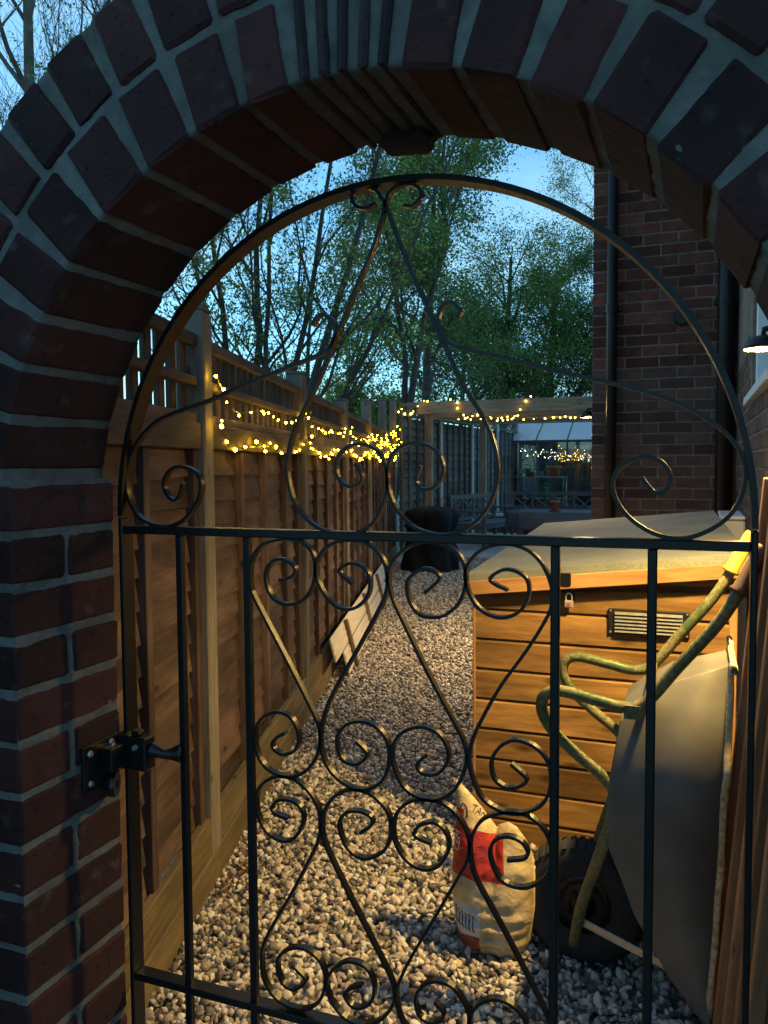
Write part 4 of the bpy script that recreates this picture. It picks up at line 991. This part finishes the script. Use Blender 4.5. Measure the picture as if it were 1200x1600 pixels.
# low retaining wall
rw = thing('retaining_wall', 'low brick retaining wall with white coping in front of the greenhouse', 'wall', (-1, 16.4, 0))
MB().box((-4.05, 16.36, 0), (1.5, 16.5, .36)).build('wall_core', 'hmortar', rw)
for k in range(4):
    x = -4.05+(.11 if k % 2 else 0)
    while x < -1.2: brick('brick', (x, 16.35, .04+.075*k), (x+.215, 16.44, .04+.075*k+.064), rw, 'hbrick', .001); x += .225
for k in range(5): box('coping_stone', (-4.07+.6*k, 16.3, .362), (-4.07+.6*k+.594, 16.56, .415), 'coping', rw)

# ================================================================== pergola
PY = 12.1
pg = thing('pergola', 'timber pergola with fairy lights over the patio', 'pergola', (-2.8, 13.4, .045))
def pb(nm, a, b_, w, h): return plank(nm, a, b_, w, h, 'perg', pg, (0, 0, 1), .004)
pb('front_beam', (-4.24, PY, 2.31), (-1.3, PY, 2.31), .05, .19)
pb('back_beam', (-4.0, 14.75, 2.25), (-1.3, 14.75, 2.25), .05, .17)
for x, y in ((-3.93, PY+.08), (-1.36, PY+.08), (-3.68, 14.66), (-1.36, 14.66)): box('post', (x-.055, y-.052, .045), (x+.055, y+.052, 2.22), 'perg', pg)
for k in range(5): pb('rafter', (-4.0, PY+.45+.44*k, 2.24), (-1.3, PY+.45+.44*k, 2.24), .045, .12)
for x in (-3.93, -1.42): pb('side_beam', (x, PY+.03, 2.165), (x, 14.72, 2.165), .045, .03)

# ================================================================== greenhouse
gh = thing('greenhouse', 'small dark framed greenhouse with shelves, pots and white lights at the end of the garden', 'greenhouse', (-3.0, 19.0, .42))
GX0, GX1, GYf, GYb, GZ0, GZ1, GZ2 = -4.08, -1.55, 18.3, 20.1, .47, 1.93, 2.37
def gf(a, b_, w=.035, nm='frame_bar'): return plank(nm, a, b_, w, w, 'alu', gh)
xs = [GX0, -3.385, -2.69, -2.0, GX1]
for x in xs:
    gf((x, GYf, GZ0), (x, GYf, GZ1)); gf((x, GYf, GZ1), (x, 19.2, GZ2)); gf((x, GYb, GZ0), (x, GYb, GZ1)); gf((x, GYb, GZ1), (x, 19.2, GZ2))
for y, z in ((GYf, GZ0), (GYf, GZ1), (GYb, GZ0), (GYb, GZ1), (19.2, GZ2)): gf((GX0, y, z), (GX1, y, z), .05 if y == GYf else .04)
for x in (GX0, GX1):
    for z in (GZ0, GZ1): gf((x, GYf, z), (x, GYb, z))
for a, c in zip(xs, xs[1:]):
    MB().box((a+.018, GYf-.002, GZ0+.03), (c-.018, GYf+.002, GZ1-.03)).build('pane', 'glass', gh)
    MB().box((a+.018, GYb-.002, GZ0+.03), (c-.018, GYb+.002, GZ1-.03)).build('pane', 'glass', gh)
    m = MB(); m.v = [V(p) for p in ((a+.018, GYf, GZ1+.02), (c-.018, GYf, GZ1+.02), (c-.018, 19.19, GZ2+.015), (a+.018, 19.19, GZ2+.015))]; m.f = [(0, 1, 2, 3)]; m.build('roof_pane', 'roofglass', gh)
MB().box((GX0-.06, GYf-.04, .40), (GX1+.06, GYb+.04, .448)).build('plinth', 'slate', gh)
gf((-3.55, GYf+.02, GZ1), (-3.37, GYf+.04, 1.25), .02, 'brace'); gf((-2.69, GYf+.02, 1.25), (-2.83, GYf+.02, GZ0), .02, 'brace')
# back fence behind the greenhouse
bf = thing('back_fence', 'pale lap fence seen through the greenhouse glass', 'fence', (-2.5, 21, .42))
for j in range(14): box('slat', (-4.6, 21.0, .45+.13*j), (.6, 21.02, .45+.13*j+.1295), 'greyfence', bf)
for j in range(12): box('batten', (-4.55+.45*j, 20.96, .45), (-4.5+.45*j, 20.998, 2.25), 'greyfence', bf)
sf = thing('greenhouse_shelf', 'pale metal shelf table inside the greenhouse', 'shelf', (-3.4, 18.75, .45))
box('shelf_top', (-4.0, 18.5, 1.10), (-2.78, 18.95, 1.135), 'lightalu', sf); box('lower_shelf', (-4.0, 18.55, .62), (-2.8, 18.95, .645), 'lightalu', sf)
for x in (-3.98, -2.8):
    for y in (18.52, 18.92): box('leg', (x-.015, y-.015, .45), (x+.015, y+.015, 1.099), 'lightalu', sf)
def pot(nm, lab, cat, x, y, z, r, h, mat, taper=.75):
    t2 = thing(nm, lab, cat, (x, y, z)); MB().lathe((x, y, z), [(0, .004), (r*taper, .002), (r*.97, h*.85), (r*1.06, h*.86), (r*1.06, h), (r*.95, h), (r*.9, h*.8), (0, h*.78)], 18).build('pot', mat, t2, True); return t2
t2 = pot('yellow_bucket', 'yellow bucket with red front on the greenhouse shelf', 'bucket', -3.02, 18.62, 1.136, .16, .24, 'yellow'); MB().box((-3.1, 18.465, 1.16), (-2.94, 18.475, 1.29)).build('red_panel', 'red', t2)
MB().tube(catmull([(-2.86, 18.62, 1.35), (-2.8, 18.62, 1.33), (-2.79, 18.62, 1.24), (-2.87, 18.62, 1.2)], 4), .018, 8).build('handle', 'red', t2, True)
t2 = pot('watering_can', 'bright green watering can on the upper greenhouse shelf', 'watering can', -3.63, 18.65, 1.136, .075, .19, 'limegreen'); MB().tube(catmull([(-3.57, 18.65, 1.2), (-3.5, 18.65, 1.28), (-3.47, 18.65, 1.34)], 3), .014, 8).build('spout', 'limegreen', t2, True)
MB().tube(catmull([(-3.69, 18.65, 1.32), (-3.74, 18.65, 1.38), (-3.64, 18.65, 1.41), (-3.57, 18.65, 1.33)], 4), .012, 8).build('handle', 'limegreen', t2, True)
t2 = pot('watering_can', 'pale green watering can on the lower greenhouse shelf', 'watering can', -3.22, 18.6, .646, .075, .25, 'limegreen', .95); MB().tube(catmull([(-3.28, 18.6, .72), (-3.34, 18.6, .84), (-3.36, 18.6, .93)], 3), .012, 8).build('spout', 'limegreen', t2, True)
MB().tube(catmull([(-3.16, 18.6, .88), (-3.14, 18.6, .97), (-3.22, 18.6, .98), (-3.26, 18.6, .9)], 4), .011, 8).build('handle', 'limegreen', t2, True)
pot('plant_pot', 'terracotta pot beside the green watering can', 'plant pot', -3.53, 18.55, 1.136, .08, .1, 'terracotta')
pot('plant_pot', 'white pot beside the yellow bucket on the greenhouse shelf', 'plant pot', -3.3, 18.55, 1.136, .05, .11, 'white')
pot('plant_pot', 'small blue pot between the crates under the greenhouse shelf', 'plant pot', -3.57, 18.58, .646, .07, .13, 'blue')
pot('plant_pot', 'orange pot at the left of the lower greenhouse shelf', 'plant pot', -3.8, 18.58, .646, .085, .14, 'terracotta')
pot('plant_pot', 'grey pot at the left end of the greenhouse shelf', 'plant pot', -3.92, 18.6, 1.136, .055, .12, 'slate')
for x, w, lb in ((-3.72, .24, 'left crate under the greenhouse shelf'), (-3.42, .2, 'middle crate under the greenhouse shelf'), (-3.1, .22, 'right grey crate under the greenhouse shelf')):
    t2 = thing('crate', 'dark '+lb, 'crate', (x, 18.75, .45)); m = MB(); a = w/2
    m.box((x-a, 18.62, .45), (x+a, 18.64, .60)); m.box((x-a, 18.86, .45), (x+a, 18.88, .60)); m.box((x-a, 18.64, .45), (x-a+.02, 18.86, .60)); m.box((x+a-.02, 18.64, .45), (x+a, 18.86, .60)); m.box((x-a+.02, 18.64, .45), (x+a-.02, 18.86, .465)); m.build('walls', 'board', t2)
t2 = thing('seed_sign', 'small white card propped on the greenhouse shelf', 'card', (-3.76, 18.6, 1.14)); box('card', (-3.81, 18.6, 1.2), (-3.68, 18.608, 1.31), 'white', t2); box('stick', (-3.75, 18.609, 1.136), (-3.74, 18.615, 1.25), 'board', t2)
t2 = thing('timber_plank', 'brown plank leaning inside the greenhouse', 'plank', (-2.55, 18.7, .45)); plank('plank', (-2.62, 18.6, .46), (-2.5, 18.8, 1.42), .1, .02, 'board', t2, (0, -1, .2))
for k, (x, y_) in enumerate(((-2.42, 18.55), (-2.3, 18.6), (-2.22, 18.52), (-2.12, 18.62))):
    t2 = thing('garden_tool', ['first', 'second', 'third', 'fourth'][k]+' dark garden tool handle from the plank inside the greenhouse', 'tool', (x, y_, .45), 'garden tools in the greenhouse')
    MB().tube([(x, y_, .55), (x+.03, y_+.1, 1.55+.05*k)], .016, 8).build('handle', 'board', t2, True); m = MB(); m.box((x-.07, y_-.012, .45), (x+.07, y_+.012, .7)); m.build('head', 'iron', t2)
tag(MB().lathe((-2.3, 18.8, 1.42), [(0, 0), (.1, .02), (.13, .1), (.1, .2), (.03, .25), (0, .25)], 14).build('blue_container', 'blue', None, True), 'blue plastic container hanging in the greenhouse', 'container')

# ================================================================== fairy lights
def ico(r, mat, key):
    if key in CACHE: return CACHE[key]
    bm = bmesh.new(); bmesh.ops.create_icosphere(bm, subdivisions=2 if r > .0065 else 1, radius=r); me = bpy.data.meshes.new('bulb'); bm.to_mesh(me); bm.free(); me.materials.append(MT[mat]); me.shade_smooth(); CACHE[key] = me; return me
def string(lab, pts, spacing, r, mat, jit, sub=6, base=None):
    P = catmull(pts, sub); t2 = thing('fairy_lights', lab, 'fairy lights', P[0])
    MB().tube(P, .0022, 4).build('wire', 'blackplastic', t2); acc = 0
    for a, c in zip(P, P[1:]):
        L = (c-a).length; d = acc
        while d < L:
            p = a.lerp(c, d/L)+V((rnd.gauss(0, jit*.5), rnd.gauss(0, jit*.5), rnd.gauss(-jit*.3, jit)))
            obj('bulb', ico(r, mat, ('bulb', r, mat)), t2, Matrix.Translation(p) @ Matrix.Scale(rnd.choice((.7, .85, 1, 1, 1.25)), 4)); d += spacing*rnd.uniform(.6, 1.4)
        acc = d-L
    return t2
up_ = []; lo2 = []; mid_ = []
for i in range(1, 6):
    s0, s1 = POSTS[i], POSTS[i+1]
    k = [0, .05, .1, .22, .35, .35][i]*0
    up_ += [fp(s0, 1.74, .078), fp(s0+.16, 1.725, .046)] + [fp(s0+(s1-s0)*f, 1.725-.075*math.sin(f*math.pi)+.03*math.sin(f*19+i), .042+.016*(j % 2)) for j, f in enumerate((.2, .4, .6, .8, .93))]
    lo2 += [fp(s0, 1.60, .08), fp(s0+.14, 1.57, .05)] + [fp(s0+(s1-s0)*f, 1.565-.055*math.sin(f*math.pi)+.02*math.sin(f*23+i), .048+.016*(j % 2)) for j, f in enumerate((.18, .35, .55, .75, .92))]
up_.append(fp(9.25, 1.86, .08)); lo2.append(fp(9.25, 1.72, .08))
string('upper string of warm fairy lights draped along the trellis of the left fence', up_, .125, .0062, 'bulb', .012)
string('lower string of warm fairy lights draped along the rail of the left fence', lo2, .10, .0062, 'bulb', .014)
string('bunched warm fairy lights hanging near the far corner of the left fence', [fp(5.3, 1.66, .09), fp(6.0, 1.75, .08), fp(6.8, 1.72, .09), fp(7.42, 1.84, .09), fp(8.2, 1.8, .085), fp(8.8, 1.92, .08), fp(9.25, 2.0, .09), fp(9.25, 1.8, .09), fp(9.2, 1.62, .09)], .16, .0062, 'bulb', .035)
string('warm fairy lights running from the fence corner over the left end of the pergola', [fp(9.25, 2.2, .08), V((-4.05, 11.7, 2.2)), V((-4.1, 12.0, 2.28)), V((-4.0, 12.05, 2.42)), V((-3.9, 12.2, 2.42))], .13, .013, 'bulbfar', .02)
string('warm fairy lights looped under the pergola rafters', [V((-3.55, 12.1, 2.42)), V((-3.45, 12.06, 2.38)), V((-3.4, 12.06, 2.2)), V((-3.2, 12.5, 2.17)), V((-2.95, 12.9, 2.17)), V((-2.6, 13.3, 2.17)), V((-2.2, 13.4, 2.17)), V((-1.6, 13.0, 2.16))], .15, .013, 'bulbfar', .02)
string('warm fairy lights hanging over the middle of the pergola beam', [V((-2.32, 12.15, 2.44)), V((-2.38, 12.06, 2.38)), V((-2.48, 12.06, 2.2)), V((-2.6, 12.3, 2.15)), V((-2.9, 12.6, 2.15)), V((-3.7, 12.7, 2.17))], .13, .013, 'bulbfar', .015)
gp = []
for j in range(26):
    f = j/25; gp.append(V((-3.8+2.1*f, 18.55+.12*math.sin(j*1.7), 1.74-.1*math.sin(f*3.1)+.09*math.sin(j*2.3)-.1*f)))
string('tangle of small white lights strung inside the greenhouse', gp, .075, .007, 'bulbwhite', .035, 4)

# ================================================================== fallen leaves on the gravel
def litter():
    r = random.Random(5); mb = MB()
    for k in range(60):
        s_ = r.choice((r.gauss(-.05, .12), r.uniform(-.4, 3.2))); p = fp(s_, .03+r.uniform(0, .008), .075+abs(r.gauss(0, .06)))
        a = r.uniform(0, 6.28); L = r.uniform(.018, .036); u = V((math.cos(a), math.sin(a), r.uniform(-.3, .3)))*L; w = V((-math.sin(a), math.cos(a), r.uniform(-.4, .4)))*L*.33
        b0 = len(mb.v); mb.v += [p-u*.5, p+w+V((0, 0, .004)), p+u*.5, p-w+V((0, 0, .004)), p+V((0, 0, -.001))]; mb.f += [(b0, b0+1, b0+4), (b0+1, b0+2, b0+4), (b0+2, b0+3, b0+4), (b0+3, b0, b0+4)]
    tag(mb.build('leaf_litter', 'deadleaf'), 'dead brown leaves scattered along the fence base', kind='stuff')
litter()

# ================================================================== trees
def leaves_mesh(name, C, size, mat, rs, dirs=None):
    n = len(C); C = np.asarray(C)
    a = rs.normal(size=(n, 3)); a /= np.linalg.norm(a, axis=1)[:, None]; b_ = rs.normal(size=(n, 3)); b_ -= a*(a*b_).sum(1)[:, None]; b_ /= np.linalg.norm(b_, axis=1)[:, None]
    s = size*rs.uniform(.6, 1.3, n)[:, None]; nn = np.cross(a, b_)
    P = np.stack([C-a*s*.5, C+b_*s*.3+nn*s*.07, C+a*s*.55, C-b_*s*.3+nn*s*.07], 1).reshape(-1, 3).astype(np.float32)
    me = bpy.data.meshes.new(name); me.vertices.add(4*n); me.vertices.foreach_set('co', P.ravel()); idx = np.arange(4*n, dtype=np.int32).reshape(n, 4)
    tri = idx[:, [0, 1, 2, 0, 2, 3]].reshape(-1, 3)
    me.loops.add(tri.size); me.loops.foreach_set('vertex_index', tri.ravel()); me.polygons.add(len(tri)); me.polygons.foreach_set('loop_start', np.arange(0, tri.size, 3, dtype=np.int32))
    at = me.attributes.new('tint', 'FLOAT', 'POINT'); at.data.foreach_set('value', np.repeat(rs.rand(n), 4).astype(np.float32))
    me.update(calc_edges=True); me.materials.append(MT[mat]); return me
def tree(lab, base, stems, seed, leafmat, nleaf, leaf=.07, bark='bark', depth=3, spread=.6, nchild=(5, 6, 5), clump=.22, lmin=.0, name='tree', upw=.15, shrink=(.55, .5, .5), group='trees beyond the fence', per=22):
    """stems: list of (points, r0) main stems; twigs grow from them"""
    r = random.Random(seed); rs = np.random.RandomState(seed); mb = MB(); tw = MB(); tips = []
    def grow(p, d, L, rad_, lv):
        n = 5 if lv < depth else 4; pts = [p]; dd = d.normalized()
        for k in range(n):
            dd = (dd+V((r.gauss(0, .16), r.gauss(0, .16), r.gauss(0, .12)+upw*.5))).normalized(); pts.append(pts[-1]+dd*(L/n))
        rr = [rad_*(1-.8*k/n) for k in range(n+1)]
        (mb if lv <= 1 else tw).tube(pts, rr, 5 if lv <= 1 else 3, False)
        if lv >= depth:
            tips.extend(pts[1:]); return
        for c in range(nchild[min(lv, len(nchild)-1)]):
            f = .25+.75*(c+r.random())/nchild[min(lv, len(nchild)-1)]; k = min(n-1, int(f*n)); q = pts[k].lerp(pts[k+1], f*n-k) if f < 1 else pts[-1]
            sd = V((r.gauss(0, 1), r.gauss(0, 1), r.gauss(0, .6))).normalized(); nd = (dd+sd*spread*1.5+V((0, 0, upw))).normalized()
            grow(q, nd, L*shrink[min(lv, 2)]*r.uniform(.7, 1.25), max(rad_*(1-.7*f)*.55, .0035), lv+1)
    for pts, r0 in stems:
        P = catmull([V(q) for q in pts], 4); m = len(P); P = [q+V((r.gauss(0, .02), r.gauss(0, .02), 0)) for q in P]
        mb.tube(P, [r0*(1-.75*k/(m-1)) for k in range(m)], 9)
        tot = sum((b_-a).length for a, b_ in zip(P, P[1:]))
        nc = nchild[0]*2
        for c in range(nc):
            f = .3+.7*(c+r.random())/nc; k = min(m-2, int(f*(m-1))); sd = V((r.gauss(0, 1), r.gauss(0, 1), 0)).normalized(); dd = (P[k+1]-P[k]).normalized()
            grow(P[k], (dd*.8+sd*spread*1.6+V((0, 0, upw))).normalized(), tot*.33*r.uniform(.6, 1.2)*(1.15-.5*f), r0*(1-.75*f)*.6, 1)
    b0 = V(stems[0][0][0]); t2 = thing(name, lab, 'tree', (b0.x, b0.y, 0), group)
    mb.build('trunk', bark, t2, True); tw.build('twigs', bark, t2)
    if nleaf:
        # leaves cling to twig ends in clumps; some ends stay bare
        T = np.array([tuple(p) for p in tips]); w = rs.rand(len(T))**1.6; w /= w.sum(); nc = max(20, nleaf//per); cid = rs.choice(len(T), nc, p=w); ids = cid[rs.randint(0, nc, nleaf)]
        Cc = T[ids]+rs.normal(size=(nleaf, 3))*clump*rs.uniform(.3, 1.2, (nleaf, 1))*np.array([1, 1, .7]); Cc = Cc[Cc[:, 2] > lmin]
        obj('crown', leaves_mesh('crown', Cc, leaf, leafmat, rs), t2)
    return t2
# many stemmed tree behind the left fence
B = V((-6.9, 11.9, 0)); stems = []
for k, (dx, dy, h) in enumerate(((-1.5, .3, 7.5), (-.7, -.4, 8.6), (-.1, .5, 9.2), (.6, -.2, 9), (1.4, .4, 8.4), (2.4, 0, 8), (3.1, .5, 7))):
    b_ = B+V((dx*.16, dy*.2, 0)); stems.append(([b_, b_+V((dx*.2, dy*.2, h*.25)), b_+V((dx*.55, dy*.5, h*.55)), b_+V((dx*1.0, dy, h))], .065+.015*(k % 3)))
tree('many stemmed tree with fresh sparse leaves fanning up behind the left fence', B, stems, 11, 'leafA', 26000, .06, 'bark', 4, .5, (5, 5, 3), .15)
tree('lichen covered bare tree in the top left corner above the arch', None, [([(-7.65, 8.0, 0), (-7.66, 8.0, 3), (-7.75, 8.0, 6), (-7.7, 8.1, 9.5)], .13), ([(-7.4, 8.5, 0), (-7.1, 8.6, 3), (-6.7, 8.7, 5.5), (-6.2, 8.8, 8)], .07)], 12, 'leafA', 5000, .04, 'barkpale', 4, .6, (9, 7, 5), .1)
tree('tall leaning trunk rising behind the middle of the fence with open crown', None, [([(-5.7, 15.0, 0), (-5.3, 15.2, 2.5), (-5.05, 15.4, 4.4), (-4.7, 15.6, 5.8), (-4.75, 15.7, 7.4), (-4.5, 15.8, 10)], .085), ([(-5.35, 15.2, 2.4), (-5.55, 15.3, 4.5), (-6.1, 15.4, 7.5)], .07)], 13, 'leafC', 26000, .065, 'bark', 3, .65, (5, 5, 4), .2)
tree('ivy clad dark tree left of the pergola beam', None, [([(-6.1, 18.0, 0), (-5.9, 18.1, 3), (-5.8, 18.2, 6), (-5.6, 18.2, 9)], .14)], 14, 'leafB', 24000, .075, 'bark', 3, .7, (7, 5, 4), .3)
k_ = 1.42
def fs_(pts): return [(x*k_, y*k_, EYE+(z-EYE)*k_ if z > .1 else 0) for x, y, z in pts]
tree('broad dark leafy tree behind the pergola', None, [(fs_([(-4.0, 22.5, 0), (-3.9, 22.5, 2.5), (-3.7, 22.5, 5), (-3.6, 22.5, 6.6)]), .26), (fs_([(-3.9, 22.5, 1.5), (-2.9, 22.4, 3.6), (-2.2, 22.4, 5.4)]), .16), (fs_([(-3.9, 22.5, 1.5), (-5.1, 22.4, 3.4), (-5.6, 22.4, 5.4)]), .16)], 15, 'leafB', 60000, .095, 'bark', 3, .75, (7, 5, 4), .4, upw=.05)
tree('fine leaved slender tree beside the house corner', None, [(fs_([(-2.2, 24.5, 0), (-2.3, 24.5, 4), (-2.5, 24.4, 7), (-2.7, 24.4, 9.5)]), .16), (fs_([(-2.2, 24.5, 1), (-1.6, 24.6, 4.5), (-1.2, 24.5, 9)]), .12)], 16, 'leafC', 30000, .075, 'bark', 3, .65, (7, 5, 4), .34)
tree('full green tree in the middle of the view behind the pergola', None, [([(-6.8, 30, 0), (-6.75, 30, 4), (-6.6, 30, 7), (-6.5, 30, 9)], .2), ([(-6.8, 30, 1.5), (-5.6, 30, 4.5), (-4.9, 30, 7.4)], .13), ([(-6.8, 30, 1.5), (-8.0, 30, 4.5), (-8.6, 30, 7.6)], .13)], 21, 'leafC', 36000, .085, 'bark', 3, .75, (7, 5, 4), .42, upw=.08)
tree('pale green bush rising over the middle of the left fence', None, [([(-8.4, 19.2, 0), (-8.4, 19.2, 1.6), (-8.2, 19.2, 3)], .12), ([(-8.4, 19.2, .5), (-7.3, 19.1, 1.8), (-6.9, 19.1, 2.8)], .1)], 17, 'leafA', 20000, .09, 'bark', 3, .8, (6, 5, 4), .3)
tree('far tree filling the gap behind the many stemmed tree', None, [([(-12, 24, 0), (-11.9, 24, 4), (-11.7, 24, 7)], .13), ([(-12, 24, 1), (-10.5, 24, 4), (-9.6, 24, 6)], .1)], 18, 'leafC', 8000, .1, 'bark', 3, .7, (6, 5, 4), .35)
tree('far tree behind the leaning trunk', None, [([(-7.6, 27, 0), (-7.5, 27, 4), (-7.2, 27, 7)], .12), ([(-7.6, 27, 1), (-8.9, 27, 4), (-9.6, 27, 6)], .09)], 19, 'leafB', 9000, .1, 'bark', 3, .7, (6, 5, 4), .38)

for o in bpy.data.objects:
    for k in ('_base', '_abs'):
        if k in o: del o[k]
